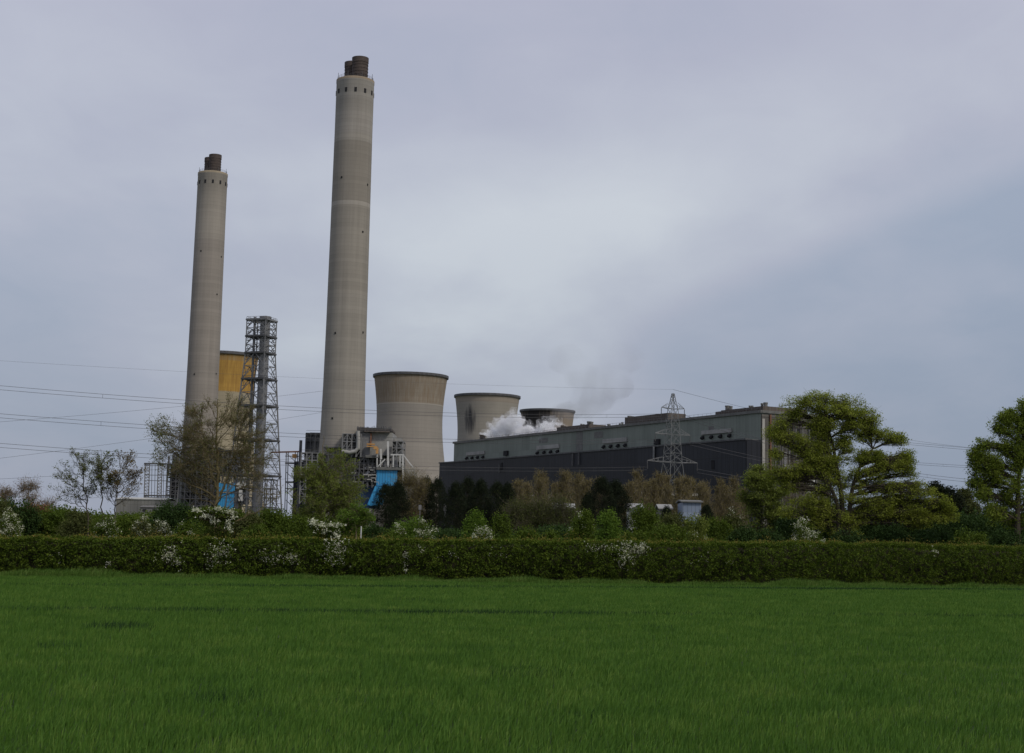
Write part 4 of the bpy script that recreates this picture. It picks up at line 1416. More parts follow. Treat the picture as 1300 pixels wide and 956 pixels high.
def chimney(px_top, py_top, H, wpx, mat, label, flues, rot):
    Y = depth_for(px_top, py_top, H)
    p = at(px_top, py_top, Y)
    dist = Y * math.cos(PITCH) + (H - CAM_Z) * math.sin(PITCH)
    r = wpx / 2 * dist / F
    root = thing('chimney', (p[0], Y, 0), label, 'chimney', rz=rot)
    prof = [(r * 1.62, -.5), (r * 1.5, 4), (r * 1.36, 14), (r * 1.24, 26), (r * 1.15, 40), (r * 1.09, 60), (r * 1.055, 85), (r * 1.03, 120), (r * 1.0, H - 22), (r * 1.0, H - 1.6), (r * 1.015, H - 1.4), (r * 1.015, H - .15),
            (r * .985, H), (r * .93, H), (r * .93, H - 1.6), (0.01, H - 1.65)]
    s = MB().lathe(prof, 96)
    sh = s.build('shaft', mat, root, smooth=True)
    ang0 = math.atan2(-Y, -p[0]) - rot
    for k in range(12):
        a = ang0 + (k + .05) * PI / 6
        vb_ = MB()
        vb_.box((r * 1.0, 0, 0), (.3, .95, 1.75))
        o = vb_.build('vent_opening', M['dark'], root)
        o.location = (0, 0, H - 5.6)
        o.rotation_euler.z = a
    # small access doors and lamp brackets down the shaft
    for (da, z) in ((-.55, H - 41), (-.55, H * .44), (.95, H - 43), (.95, H * .445), (-.5, H * .26), (.7, H * .66)):
        a = ang0 + da
        rr = np.interp(z, [q_[1] for q_ in prof[:9]], [q_[0] for q_ in prof[:9]])
        d_ = MB().box((rr + .02, 0, 0), (.3, .6, .75))
        o = d_.build('access_hatch', M['dark'], root)
        o.location = (0, 0, z)
        o.rotation_euler.z = a
    for (fpx, fpy, dy, rf) in flues:
        # flue top centre read at its own depth
        q_ = at(fpx, fpy, Y + dy)
        fz = q_[2]
        lx, ly = q_[0] - p[0], dy
        cs, sn = math.cos(-rot), math.sin(-rot)
        lx, ly = lx * cs - ly * sn, lx * sn + ly * cs
        f = MB()
        pr = [(rf, H - 1.5)]
        z = H - 1.5
        while z < fz - 2.2:
            pr += [(rf, z), (rf * 1.035, z + .05), (rf * 1.035, z + .3), (rf, z + .35)]
            z += 1.35
        pr += [(rf, fz - 2.2), (rf * 1.05, fz - 2.1), (rf * 1.05, fz), (rf * .9, fz), (rf * .9, H)]
        f.lathe(pr, 40)
        f.build('flue', M['flue'], root, loc=(lx, ly, 0), smooth=False)
    # aviation lamp / lightning rods round the rim
    for k in range(8):
        a = ang0 + .35 + k * PI / 4
        l_ = MB().tube([[r * .97, 0, H - .2], [r * .97, 0, H + 2.2]], .09, 5)
        o = l_.build('lightning_rod', M['steel_dark'], root)
        o.rotation_euler.z = a
    rl = MB()
    n = 32
    for z in (H + .55, H + 1.05):
        rl.tube([[r * .95 * math.cos(a), r * .95 * math.sin(a), z] for a in np.linspace(0, 2 * PI, n + 1)], .04, 4, cap=False)
    for a in np.linspace(0, 2 * PI, n + 1)[:-1]:
        rl.tube([[r * .95 * math.cos(a), r * .95 * math.sin(a), H - .1], [r * .95 * math.cos(a), r * .95 * math.sin(a), H + 1.05]], .04, 4, cap=False)
    rl.build('handrail', M['steel_dark'], root)
    return root, Y, p


chimney(451.3, 103, 183, 47.5, M['chim_a'], 'tallest concrete chimney with two rusty flues, near the centre of the photo', [(457.6, 74, -3.0, 3.15), (447.5, 80, 3.4, 3.0)], 0.4)
chimney(270.3, 220.5, 183, 37.0, M['chim_b'], 'shorter-looking far concrete chimney behind the bare mossy tree', [(273.5, 197, -3.0, 3.0), (267.5, 201, 3.6, 2.9)], 1.1)


# ------------------------------------------------------------------ cooling towers
def cooling_tower(px, py, H, wpx, mat, label, prof_rel, rot=0.0, Yf=None):
    Y = depth_for(px, py, H)
    p = at(px, py, Y)
    r = wpx / 2 * (Y * math.cos(PITCH) + H * math.sin(PITCH)) / F
    root = thing('cooling_tower', (p[0], Y, 0), label, 'cooling tower', rz=rot)
    zz = np.linspace(6, H, 40)
    zr = [a for a, b in prof_rel]
    rr = [b for a, b in prof_rel]
    # smooth interpolation by Catmull-like resample
    ri = np.interp(zz / H, zr, rr)
    for _ in range(6):
        ri[1:-1] = (ri[:-2] + 2 * ri[1:-1] + ri[2:]) / 4
    ri = ri * r
    outer = [(a, b) for a, b in zip(ri, zz)]
    inner = [(a - .5, b) for a, b in zip(ri[::-1], zz[::-1])]
    s = MB().lathe(outer + [(ri[-1] + .35, H), (ri[-1] + .35, H + .9), (ri[-1] - .9, H + .9)] + inner, 128)
    s.build('shell', mat, root, smooth=True)
    rim = MB().lathe([(ri[-1] + .75, H - .7), (ri[-1] + .85, H - .2), (ri[-1] + .85, H + 1.1), (ri[-1] + .3, H + 1.1)], 128)
    rim.build('rim_walkway', M['steel_dark'], root)
    for k in range(36):
        a = k * 2 * PI / 36
        l_ = MB()
        r0_, r1_ = ri[0] - .2, ri[0] * 1.035
        for s_ in (-1, 1):
            l_.beam((r0_ * math.cos(a), r0_ * math.sin(a), 6.2), (r1_ * math.cos(a + s_ * .07), r1_ * math.sin(a + s_ * .07), 0), .8)
        l_.build('leg', M['concrete_l'], root)
    return root


prof1 = [(0, 1.72), (.1, 1.53), (.3, 1.19), (.45, 1.01), (.6, .925), (.70, .895), (.8, .9), (.9, .94), (1, 1.005)]
tan1 = (.33, .30, .26)
M['cool_a'] = concrete_tower('tower_concrete_stained', [(0, (.30, .275, .24)), (93, (.37, .34, .295)), (94.5, (.30, .26, .205)), (113, (.33, .28, .22))], 2.6, ribs=(94.5, 114, (.19, .135, .085), .65), streak=.2, nstaves=72)
M['cool_b'] = concrete_tower('tower_concrete_sooty', [(0, (.335, .31, .265)), (108, (.32, .28, .23))], 2.6, streak=.3, nstaves=72, stain=[(-14, -21, 94, 6.5, 13, (.035, .035, .04), .95)])
M['cool_y'] = concrete_tower('tower_concrete_ochre', [(0, (.37, .32, .22)), (93, (.47, .28, .065)), (113.2, (.35, .25, .12))], 2.6, ribs=(93, 114, (.27, .15, .04), .8), streak=.2, nstaves=72)
M['cool_d'] = concrete_tower('tower_concrete_black', [(0, (.30, .25, .2)), (113, (.10, .09, .08))], 2.6, streak=.2, nstaves=72, stain=[(-14, -22, 108, 27, 24, (.018, .017, .017), .98)])
cooling_tower(521.6, 479, 114, 92.5, M['cool_a'], 'nearest wide concrete cooling tower with brown-streaked upper quarter, right of the tallest chimney', prof1)
cooling_tower(618.7, 504.5, 114, 81.5, M['cool_b'], 'pale cooling tower with a black soot blotch behind the hall and steam', prof1)
cooling_tower(285.5, 452.5, 118, 84, M['cool_y'], 'cooling tower with an ochre-yellow painted top behind the far chimney', prof1)
cooling_tower(695, 523, 114, 68, M['cool_d'], 'sooty dark-topped cooling tower mostly hidden behind the white steam', prof1)

# ------------------------------------------------------------------ main hall: boiler house (tall, green) with turbine hall (low, dark) in front
HB = 62.0
YB = depth_for(966, 523, HB)
PB = at(966, 523, YB)
YE = depth_for(576.5, 562.5, HB)
PE = at(576.5, 562.5, YE)
u = np.array([PE[0] - PB[0], PE[1] - PB[1]])
LB = np.linalg.norm(u)
u /= LB
vv = np.array([-u[1], u[0]])          # perpendicular
if vv[1] < 0:
    vv = -vv                           # away from the viewer
rzB = math.atan2(u[1], u[0])
ysgn = 1 if (-math.sin(rzB) * vv[0] + math.cos(rzB) * vv[1]) > 0 else -1
B0 = np.array([PB[0], PB[1], 0.0])


def fac(px, py, off=0.0):
    """photo point on the facade plane (offset `off` metres towards the viewer) -> (x along facade, z)"""
    n = np.array([vv[0], vv[1], 0.0])
    P0 = B0 - n * off
    p = on_plane(px, py, P0, n)
    return float((p[:2] - B0[:2]) @ u), float(p[2])


# turbine hall depth: its near corner is seen in column 947
best = min(np.linspace(2, 60, 581), key=lambda d_: abs(fac(947, 558, d_)[0] - 0.0))
TD = float(best)
x_far, z_a = fac(558, 588, TD)
_, HT = fac(947, 557.5, TD)
_, HT2 = fac(558, 588, TD)
HT = (HT + HT2) / 2
print('boiler', YB, YE, LB, 'turbine depth', TD, 'height', HT, HT2, x_far)
hall = thing('boiler_house', B0, 'tall grey-green clad boiler house, the long upper building with rooftop vents', 'building', rz=rzB)
S = ysgn
BD = 40.0
bw = MB()
bw.box((LB / 2, S * BD / 2, HB / 2), (LB, BD - .02, HB))
bw.build('front_wall', M['green_clad'], hall)
ew = MB()
ew.box((-.3, S * BD / 2, (HB - 1) / 2), (.5, BD, HB - 1))
ew.build('end_wall', M['end_clad'], hall)
cp = MB()
cp.box((LB / 2, -S * .25, HB + .2), (LB + 1.5, .9, 1.2))
cp.box((-.5, S * BD / 2, HB + .2), (.9, BD, 1.2))
cp.build('parapet', M['louvre'], hall)
# white corner strip and rusty rainwater pipe
MB().box((-.62, S * .9, 30), (.35, 1.4, 58)).build('corner_strip', M['concrete_l'], hall)
MB().tube([(-1.0, S * 4.6, 0), (-1.0, S * 4.6, 61)], .45, 8).build('downpipe', M['rust'], hall)
for k in range(9):
    MB().box((-.75, S * (7.5 + k * 3.9), 30 - (k % 3) * .2), (.5, .45, 54)).build('pilaster', M['louvre'], hall)
# dark windows between pilasters
for k in range(8):
    for j in range(5):
        if (k * 3 + j) % 4 == 0:
            continue
        MB().box((-.62, S * (9.4 + k * 3.9), 9 + j * 11.0), (.25, 1.5, 5.6)).build('window', M['dark'] if (k + j) % 4 else M['steel'], hall)
# pale patches seen through the tree
MB().box((-.9, S * 15.5, 37), (.3, 6, 4)).build('panel', M['steel_light'], hall)
MB().box((-.9, S * 27.5, 30), (.3, 5, 6)).build('panel', M['steel_light'], hall)


def roof_box(x0, x1, zt, y0=1.5, y1=12, mat='roof_clad', name='roof_house'):
    MB().box(((x0 + x1) / 2, S * (y0 + y1) / 2, (HB + zt) / 2 + .4), (abs(x1 - x0), y1 - y0, zt - HB)).build(name, M[mat], hall)


def fx(px):
    return fac(px, 540)[0]


roof_box(-.4, fx(913), fac(940, 517.5)[1] - .6, 1.0, 26)
roof_box(fx(845), fx(790), HB + 4.0)
roof_box(fx(745), fx(704), HB + 2.6)
roof_box(fx(912), fx(905), HB + 2.0)
roof_box(fx(708), fx(655), HB + 1.0, 2, 6)
stk = [(972, 511, .9), (967.5, 512, .6), (923.5, 515, 1.0), (928, 515.5, .7), (952, 515, .5), (955, 515, .5), (836, 525.5, 1.3), (840.5, 525.5, 1.0), (799, 528, .9), (803, 528.5, .7), (790, 536, .5), (748, 535, 1.1), (751, 535.5, .9), (738, 538, .5), (741, 538.5, .5), (714, 540, .9), (717, 541, .7),
       (611.5, 552, 1.2), (614.5, 553, .9), (646, 552.5, .5), (787, 537.5, .5), (773, 538.5, .8)]
for (sx, sy, sr) in stk:
    x_, z_ = fac(sx, sy, -4)
    MB().lathe([(sr, HB + .2), (sr, z_ - .6), (sr * 1.15, z_ - .6), (sr * 1.15, z_), (sr * .8, z_), (sr * .8, z_ - 2)], 12).build('roof_stack', M['roof_clad'] if sx < 720 else M['louvre'], hall, loc=(x_, S * 4, 0))
# handrails
hr = MB()
for a, b in ((fx(966), fx(576)),):
    n = 90
    xs_ = np.linspace(a + 1, b - 1, n)
    for x_ in xs_:
        hr.beam((x_, S * .7, HB + .8), (x_, S * .7, HB + 1.9), .08)
    hr.beam((xs_[0], S * .7, HB + 1.9), (xs_[-1], S * .7, HB + 1.9), .09)
hr.build('handrail', M['steel'], hall)
# hooded vent groups on the green wall
for (a, b, yt, yb) in ((592.5, 616, 573.5, 583.5), (682, 711, 565, 577), (766, 797, 556.5, 569.5), (891, 930, 545.5, 557.5)):
    xa, zt = fac(a, yt + .8)
    xb, zt2 = fac(b, yt - .8)
    zt = (zt + zt2) / 2
    _, zb = fac((a + b) / 2, yb)
    hood = MB()
    hh_ = zt - zb
    hood.box(((xa + xb) / 2, -S * .35, zt - hh_ * .2), (abs(xb - xa) * .98, .7, hh_ * .42))
    ho = hood.build('vent_hood', M['duct'], hall)
    for k in range(4):
        x_ = xa + (xb - xa) * (k + .12) / 3.6 if False else xa + (xb - xa) * (.06 + k * .293)
        v_ = MB()
        v_.tube([(x_, 0, zb + hh_ * .3), (x_, -S * .8, zb + hh_ * .28), (x_, -S * 1.3, zb + hh_ * .12)], [.75, .75, .85], 10)
        v_.build('vent_cowl', M['dark'], ho)
for (a, yt, yb) in ((643.5, 572.5, 578.5), (835.5, 557.5, 564.5)):
    xa, zt = fac(a, yt)
    _, zb = fac(a, yb)
    MB().box((xa, -S * .6, (zt + zb) / 2), (4.2, 1.2, zt - zb)).build('roof_door', M['dark'], hall)
# thin grey patches and repaired sheets
for (a, y0, y1, wd_) in ((736, 547, 572, 6), (903, 541, 549, 4), (690, 556, 562, 9), (760, 548, 556, 8)):
    xa, zt = fac(a, y0)
    _, zb = fac(a, y1)
    MB().box((xa, -S * .03, (zt + zb) / 2), (wd_, .1, abs(zt - zb))).build('wall_sheet', M['louvre'], hall)

T0 = B0 + np.array([-vv[0] * TD, -vv[1] * TD, 0])
th = thing('turbine_hall', T0, 'long low navy-black clad turbine hall in front of the boiler house', 'building', rz=rzB)
tw_ = MB()
tw_.box((x_far / 2, S * (TD - .3) / 2, HT / 2), (x_far, TD - .3, HT))
tw_.build('front_wall', M['navy_clad'], th)
MB().box((-.25, S * (TD - .4) / 2, (HT - .5) / 2), (.4, TD - .6, HT - .5)).build('end_wall', M['navy_clad'], th)
ed = MB()
ed.box((x_far / 2, -S * .2, HT + .1), (x_far + .8, .6, .7))
ed.build('roof_edge', M['steel_dark'], th)
rf_ = MB()
rf_.box((x_far / 2, S * TD * .5, HT + .16), (x_far - 2, TD * .9, .3))
rf_.build('roof', M['louvre'], th)
# pipes on the front
for (a, y0, y1) in ((831.5, 567, 583), (728, 576, 592), (736, 575, 590), (635, 590, 600)):
    xa, z0 = fac(a, y0, TD)
    _, z1 = fac(a, y1, TD)
    MB().tube([(xa, -S * .6, z1), (xa, -S * .6, min(z0, HT))], .55 if a > 800 else .35, 7).build('pipe', M['steel'] if a > 800 else M['steel_dark'], th)
for (a, b_) in ((637, 592), (905, 590)):
    xa, z0 = fac(a, b_, TD)
    MB().box((xa, -S * .1, z0), (2.2, .3, 4)).build('window', M['dark'], th)


# ------------------------------------------------------------------ helpers for steelwork
def pbox(mb, x0, x1, y0, y1, Y, dy, org, pad=0.0):
    """box whose front face fills the pixel rectangle at depth Y"""
    a = at(x0, y1, Y)
    b = at(x1, y0, Y)
    c = at((x0 + x1) / 2, (y0 + y1) / 2, Y)
    wdt = (x1 - x0) * Y / F * 1.0
    z0, z1 = at((x0 + x1) / 2, y1, Y)[2], at((x0 + x1) / 2, y0, Y)[2]
    z0 = max(z0, 0)
    mb.box((c[0] - org[0], Y + dy / 2 - org[1], (z0 + z1) / 2), (wdt, dy, z1 - z0))
    return mb


def pbeam(mb, x0, y0, x1, y1, Y, wd_, org, Y1=None):
    a = at(x0, y0, Y) - org
    b = at(x1, y1, Y1 or Y) - org
    mb.beam(a, b, wd_)
    return mb


def steel_grid(mb, x0, x1, y0, y1, Y, dy, nx, nz, org, wd_=.3, brace=True, decks=True):
    za, zb = max(at((x0 + x1) / 2, y1, Y)[2], 0), at((x0 + x1) / 2, y0, Y)[2]
    xa, xb = at(x0, y1, Y)[0], at(x1, y1, Y)[0]
    xs_ = np.linspace(xa, xb, nx + 1) - org[0]
    zs = np.linspace(za, zb, nz + 1)
    for yy in (Y - org[1], Y + dy - org[1]):
        for x_ in xs_:
            mb.beam((x_, yy, za), (x_, yy, zb), wd_)
        for z_ in zs[1:]:
            mb.beam((xs_[0], yy, z_), (xs_[-1], yy, z_), wd_ * .8)
            if decks:
                mb.beam((xs_[0], yy, z_ + 1.1), (xs_[-1], yy, z_ + 1.1), wd_ * .25)
        if brace:
            for i_ in range(nx):
                for j_ in range(nz):
                    r_ = random.random()
                    if r_ < .35:
                        mb.beam((xs_[i_], yy, zs[j_]), (xs_[i_ + 1], yy, zs[j_ + 1]), wd_ * .5)
                    elif r_ < .7:
                        mb.beam((xs_[i_ + 1], yy, zs[j_]), (xs_[i_], yy, zs[j_ + 1]), wd_ * .5)
    for x_ in xs_:
        for z_ in zs[1:]:
            mb.beam((x_, Y - org[1], z_), (x_, Y + dy - org[1], z_), wd_ * .7)
    if decks:
        for z_ in zs[1:]:
            if random.random() < .8:
                mb.box(((xs_[0] + xs_[-1]) / 2, Y + dy / 2 - org[1], z_ + .1), (abs(xs_[-1] - xs_[0]), dy, .12))


# ------------------------------------------------------------------ right precipitator block
YR = 565.0
orgR = np.array([gx(470, YR), YR, 0.0])
pr = thing('precipitator_plant', orgR, 'grey ducted flue-gas plant with bright blue clad box, at the foot of the tallest chimney', 'plant building')


def P(name, mat, *rects, root=pr, Y=YR, org=orgR):
    for r_ in rects:
        m_ = MB()
        x0, x1, y0, y1 = r_[:4]
        off = r_[4] if len(r_) > 4 else 0
        dy = r_[5] if len(r_) > 5 else 8
        pbox(m_, x0, x1, y0, y1, Y + off, dy, org)
        o_ = m_.build(name, M[mat], root)
    return o_


P('casing', 'duct', (470, 498, 549, 578, 2, 22), (500, 508, 556, 592, 8, 14))
P('casing', 'steel', (457, 469.5, 549, 584, 1, 22))
P('casing', 'duct', (433, 456, 551, 572, 8, 18))
P('duct', 'steel_dark', (438, 442, 552, 571, 4, 4))
P('duct', 'steel_dark', (446, 451, 551, 570, 4, 4))
P('duct', 'steel_dark', (492, 497, 567, 580, 0, 3))
P('door_panel', 'rust', (469.8, 471.6, 550, 567, .5, 1))
P('walkway', 'roof_clad', (453, 497, 543.5, 546, 0, 20), (462, 495, 547, 548.5, -.5, 2))
m_ = MB()
for k in range(26):
    xk = 454 + k * 1.7
    pbeam(m_, xk, 548.5, xk + rng.uniform(-.6, .6), 542 + rng.uniform(-1.4, .8), YR, .22, orgR)
pbeam(m_, 453, 542.4, 497, 544.5, YR, .2, orgR)
m_.build('handrail', M['steel_dark'], pr)
m_ = MB()
a = [at(454.5, 547, YR - 2), at(455, 560, YR - 2), at(454.6, 569, YR - 2), at(451, 573, YR - 2), at(444, 574.5, YR - 2), at(434, 573, YR - 2)]
m_.tube(np.array(a) - orgR, .75, 10)
m_.build('bent_duct', M['duct'], pr)
P('hoist_beam', 'orange', (465.5, 475.5, 563, 564.6, -2, 2), (465.5, 475.5, 566, 567.4, -2, 2))
m_ = MB()
pbeam(m_, 474.5, 568.2, 479, 569, YR - 3, 1.2, orgR)
pbeam(m_, 479, 568.5, 478.5, 576, YR - 3, .9, orgR)
m_.build('hoist', M['orange'], pr)
P('walkway', 'louvre', (464, 483, 577.8, 579.6, -2, 8), (478, 512, 593.2, 596.5, -2, 10))
P('walkway', 'louvre', (464, 481, 579.8, 581.0, -2.2, 8))
m_ = MB()
for x_ in (479, 483.3, 499.5, 508, 493):
    pbeam(m_, x_, 570 if x_ < 485 else 578, x_ - .3, 593, YR - 2, .4, orgR)
pbeam(m_, 496, 577.3, 513, 577.3, YR - 2, .5, orgR)
pbeam(m_, 511.5, 577, 511.8, 618, YR - 2, .55, orgR)
pbeam(m_, 512, 577.5, 524.5, 593.5, YR - 2, .4, orgR)
pbeam(m_, 480, 592, 489, 583, YR - 2, .45, orgR)
pbeam(m_, 492.5, 560, 492.8, 592, YR - 2, .7, orgR)
pbeam(m_, 483.5, 570, 483.8, 583, YR - 2, .7, orgR)
m_.build('frame', M['steel_light'], pr)
P('silo', 'steel', (497, 504, 580, 593, 0, 4), (487, 491, 586, 593, 0, 3))
P('blue_box', 'blue_clad', (478, 504, 597, 617, -1, 14))
P('side_wall', 'navy_clad', (504.2, 510.5, 597, 620, 0, 13))
m_ = MB()
a0, a1 = at(478, 617.5, YR - 1), at(490, 617.5, YR - 1)
b0, b1 = at(466, 642, YR - 1), at(480, 642, YR - 1)
for s0, s1 in (((478, 617.5), (468, 641)), ((484, 617.5), (476, 641)), ((490, 617.5), (484, 641))):
    pbeam(m_, *s0, *s1, YR - 1.5, 1.0, orgR)
m_.add(np.array([a0, a1, b1, b0, a0 + [0, 6, 0], a1 + [0, 6, 0], b1 + [0, 6, 0], b0 + [0, 6, 0]]) - orgR, [[0, 1, 2, 3], [4, 7, 6, 5], [0, 4, 5, 1], [1, 5, 6, 2], [2, 6, 7, 3], [3, 7, 4, 0]])
m_.build('blue_chute', M['blue_clad'], pr)
P('low_wall', 'blue_dark', (447, 480, 617, 645, 3, 10))
P('stair_tower', 'concrete_l', (511.8, 525, 594.5, 650, 0, 5))
P('stair_tower', 'duct', (524.5, 528, 600, 650, 2, 4))
for (x0, x1, y0, y1, nx, nz, off) in ((444, 478, 580, 619, 6, 5, 0), (455, 478, 580, 619, 4, 7, 6), (434, 458, 551, 580, 4, 3, -1), (380, 408, 575, 640, 4, 7, 0), (478, 511, 617, 648, 3, 3, 1), (408, 446, 568, 640, 6, 8, 2), (470, 511, 560, 594, 5, 4, 4)):
    m_ = MB()
    steel_grid(m_, x0, x1, y0, y1, YR + off, 10, nx, nz, orgR, .42)
    m_.build('steelwork', M['steel_dark'] if nx == 6 else M['steel'], pr)
for k in range(46):
    m_ = MB()
    x_ = rng.uniform(445, 478)
    y_ = rng.uniform(581, 616)
    if rng.uniform() < .5:
        pbox(m_, x_, x_ + rng.uniform(1, 4), y_, y_ + rng.uniform(1, 4), YR + rng.uniform(1, 6), 2, orgR)
    else:
        c0 = at(x_, y_, YR + rng.uniform(-.5, 3)) - orgR
        m_.tube([c0, c0 + np.array([rng.uniform(1, 4), 0, 0])], .35, 6)
    m_.build('pipe_section', M['duct'] if k % 3 else M['steel_dark'], pr)
for (x_, y_) in ((470, 597), (472, 603), (471, 607), (466, 609), (475, 612), (462, 603)):
    c0 = at(x_, y_, YR - .8) - orgR
    MB().tube([c0, c0 + [1.6, 0, .05], c0 + [1.8, 0, -.8]], .24, 7).build('bent_pipe', M['duct'], pr)

# left part of the same unit
orgL = np.array([gx(392, 600), 600.0, 0])
lp = thing('duct_house', orgL, 'dark steel-framed duct house left of the tallest chimney base', 'plant building')
P('casing', 'steel_dark', (388, 408, 551, 583, 2, 14), root=lp, Y=600, org=orgL)
P('casing', 'steel', (396, 407, 556, 578, 1, 2), root=lp, Y=600, org=orgL)
P('duct', 'duct', (386, 408, 578, 581, 0, 2), root=lp, Y=600, org=orgL)
m_ = MB()
steel_grid(m_, 385, 409, 550, 640, 600, 12, 4, 9, orgL, .4)
m_.build('steelwork', M['steel_dark'], lp)
m_ = MB()
c0 = at(382, 559, 598) - orgL
m_.tube([c0 * [1, 1, 0], c0], .6, 10)
m_.build('vent_pipe', M['steel_dark'], lp)
P('low_wall', 'navy_clad', (372, 412, 586, 660, 4, 8), root=lp, Y=600, org=orgL)

# pipe bridge between lattice stack and duct house
orgG = np.array([gx(368, 615), 615.0, 0])
gb = thing('pipe_bridge', orgG, 'thin rust-red pipe bridge on light posts between the lattice stack and the duct house', 'pipe bridge')
m_ = MB()
pbeam(m_, 344, 574.3, 382, 573.3, 615, .6, orgG)
m_.build('pipe', M['rust'], gb)
m_ = MB()
for x_ in (363.5, 366, 375, 378):
    pbeam(m_, x_, 574.5, x_ - 2, 650, 615, .35, orgG)
for y_ in (579, 588, 612, 620):
    pbeam(m_, 362, y_, 384, y_ + .5, 615, .7 if y_ in (588, 612) else .35, orgG)
for k in range(6):
    pbeam(m_, 363, 575 + k * 12, 376, 587 + k * 12, 615, .25, orgG)
m_.build('post', M['steel'], gb)
MB().box(tuple(at(374, 579, 614) - orgG), (1.8, 1, 1.6)).build('lamp_box', M['orange'], gb)

# ------------------------------------------------------------------ lattice flue stack
YS = 640.0
zs_px = [407, 428, 449, 482, 516, 559, 604, 650]
orgS = np.array([at(332.5, 407, YS)[0], YS, 0.0])
zz_ = [at(332, y_, YS)[2] for y_ in zs_px]
ls = thing('lattice_stack', orgS, 'grey steel flue stack inside an open lattice tower with platforms', 'flue stack')
phi = R(24.5)
kS = YS / F


def leg_r(z):
    zt = zz_[2]
    R0_ = 19.3 * kS * 1.01
    return R0_ if z > zt else R0_ + (zt - z) * .085


legs = []
allz = sorted(set([0.0] + zz_ + [(zz_[i] + zz_[i + 1]) / 2 for i in range(len(zz_) - 1)]))
for k in range(4):
    a = phi + k * PI / 2
    l_ = MB()
    for z0, z1 in zip(allz[:-1], allz[1:]):
        l_.beam((leg_r(z0) * math.cos(a), leg_r(z0) * math.sin(a), z0), (leg_r(z1) * math.cos(a), leg_r(z1) * math.sin(a), z1), .55 if z0 < zz_[3] else .42)
    l_.build('leg', M['steel'], ls)
br = MB()
for k in range(4):
    a, b = phi + k * PI / 2, phi + (k + 1) * PI / 2
    lv = [z for z in allz if z > 6]
    for z0, z1 in zip(lv[:-1], lv[1:]):
        pa0 = np.array([leg_r(z0) * math.cos(a), leg_r(z0) * math.sin(a), z0])
        pb0 = np.array([leg_r(z0) * math.cos(b), leg_r(z0) * math.sin(b), z0])
        pa1 = np.array([leg_r(z1) * math.cos(a), leg_r(z1) * math.sin(a), z1])
        pb1 = np.array([leg_r(z1) * math.cos(b), leg_r(z1) * math.sin(b), z1])
        mid = (pa1 + pb1) / 2
        br.beam(pa0, mid, .24)
        br.beam(pb0, mid, .24)
        br.beam(pa1, pb1, .26)
        br.beam(pa0 * .5 + mid * .5, (pa0 + pa1) / 2, .16)
        br.beam(pb0 * .5 + mid * .5, (pb0 + pb1) / 2, .16)
        br.beam(pa0 * .5 + mid * .5, pa1, .16)
        br.beam(pb0 * .5 + mid * .5, pb1, .16)
br.build('bracing', M['steel'], ls)
fcx, fcy = 5.0 * kS, -1.0
for i_, z in enumerate(zz_[:7]):
    p_ = MB()
    rr_ = leg_r(z) * 1.02
    c4 = [np.array([rr_ * math.cos(phi + k * PI / 2), rr_ * math.sin(phi + k * PI / 2), z]) for k in range(4)]
    # deck ring beams and grating strips
    for k in range(4):
        p_.beam(c4[k], c4[(k + 1) % 4], 1.0, .7)
        q0, q1 = c4[k] * [1.0, 1.0, 1] + [0, 0, 1.2], c4[(k + 1) % 4] + [0, 0, 1.2]
        p_.beam(q0, q1, .12)
        for f_ in np.linspace(0, 1, 7):
            s_ = c4[k] * (1 - f_) + c4[(k + 1) % 4] * f_
            p_.beam(s_, s_ + [0, 0, 1.2], .1)
    for f_ in (.25, .5, .75):
        p_.beam(c4[0] * (1 - f_) + c4[1] * f_, c4[3] * (1 - f_) + c4[2] * f_, .8, .3)
        p_.beam(c4[1] * (1 - f_) + c4[2] * f_, c4[0] * (1 - f_) + c4[3] * f_, .6, .3)
    p_.build('platform', M['steel_dark'] if i_ else M['steel'], ls)
fl = MB()
rfl = 6.3 * kS
prf = [(rfl, 0)]
for z in np.arange(4, zz_[0] - 1, 5.5):
    prf += [(rfl, z), (rfl * 1.04, z + .05), (rfl * 1.04, z + .35), (rfl, z + .4)]
prf += [(rfl, zz_[0] + .6), (rfl * 1.18, zz_[0] + .8), (rfl * 1.18, zz_[0] + 1.6), (rfl * .85, zz_[0] + 1.6), (rfl * .85, zz_[0] - 8)]
fl.lathe(prf, 32)
fl.build('flue', M['galv'], ls, loc=(fcx, fcy, 0), smooth=False)
MB().tube([(-8.5 * kS, -1, 0), (-8.5 * kS, -1, zz_[0] + 1.4)], .55, 8).build('pipe', M['galv'], ls)

# ------------------------------------------------------------------ left plant behind the mossy tree
YL = 690.0
orgP = np.array([gx(255, YL), YL, 0.0])
fp = thing('precipitator_plant', orgP, 'grey flue-gas plant with a blue box, half hidden behind the mossy tree', 'plant building')
K = dict(root=fp, Y=YL, org=orgP)
P('casing', 'duct', (258, 276, 568, 598, 4, 16), (284, 304, 573, 600, 4, 16), (246, 257, 580, 640, 6, 10), **K)
P('casing', 'duct', (229, 238, 584, 650, 1, 8), (244, 254, 596, 640, 0, 8), **K)
P('casing', 'steel', (262, 272, 600, 640, 4, 10), (296, 312, 600, 640, 5, 10), (228, 243, 590, 640, 8, 10), **K)
P('duct', 'steel_light', (300, 312, 606, 620, 0, 4), (303, 307, 622, 636, 0, 3), (254, 260, 590, 596, 2, 3), **K)
P('walkway', 'steel_dark', (248, 312, 571, 573.5, 0, 14), (244, 300, 600, 602, 0, 12), (300, 318, 607, 608.5, -1, 6), (312, 350, 645, 648, -1, 6), **K)
P('blue_box', 'blue_clad', (274, 298, 613, 624, 0, 10), (274, 297, 625.5, 646, 1, 9), **K)
P('side_wall', 'steel_dark', (298.3, 303, 598, 650, 1, 9), (266, 273.7, 600, 650, 1, 9), **K)
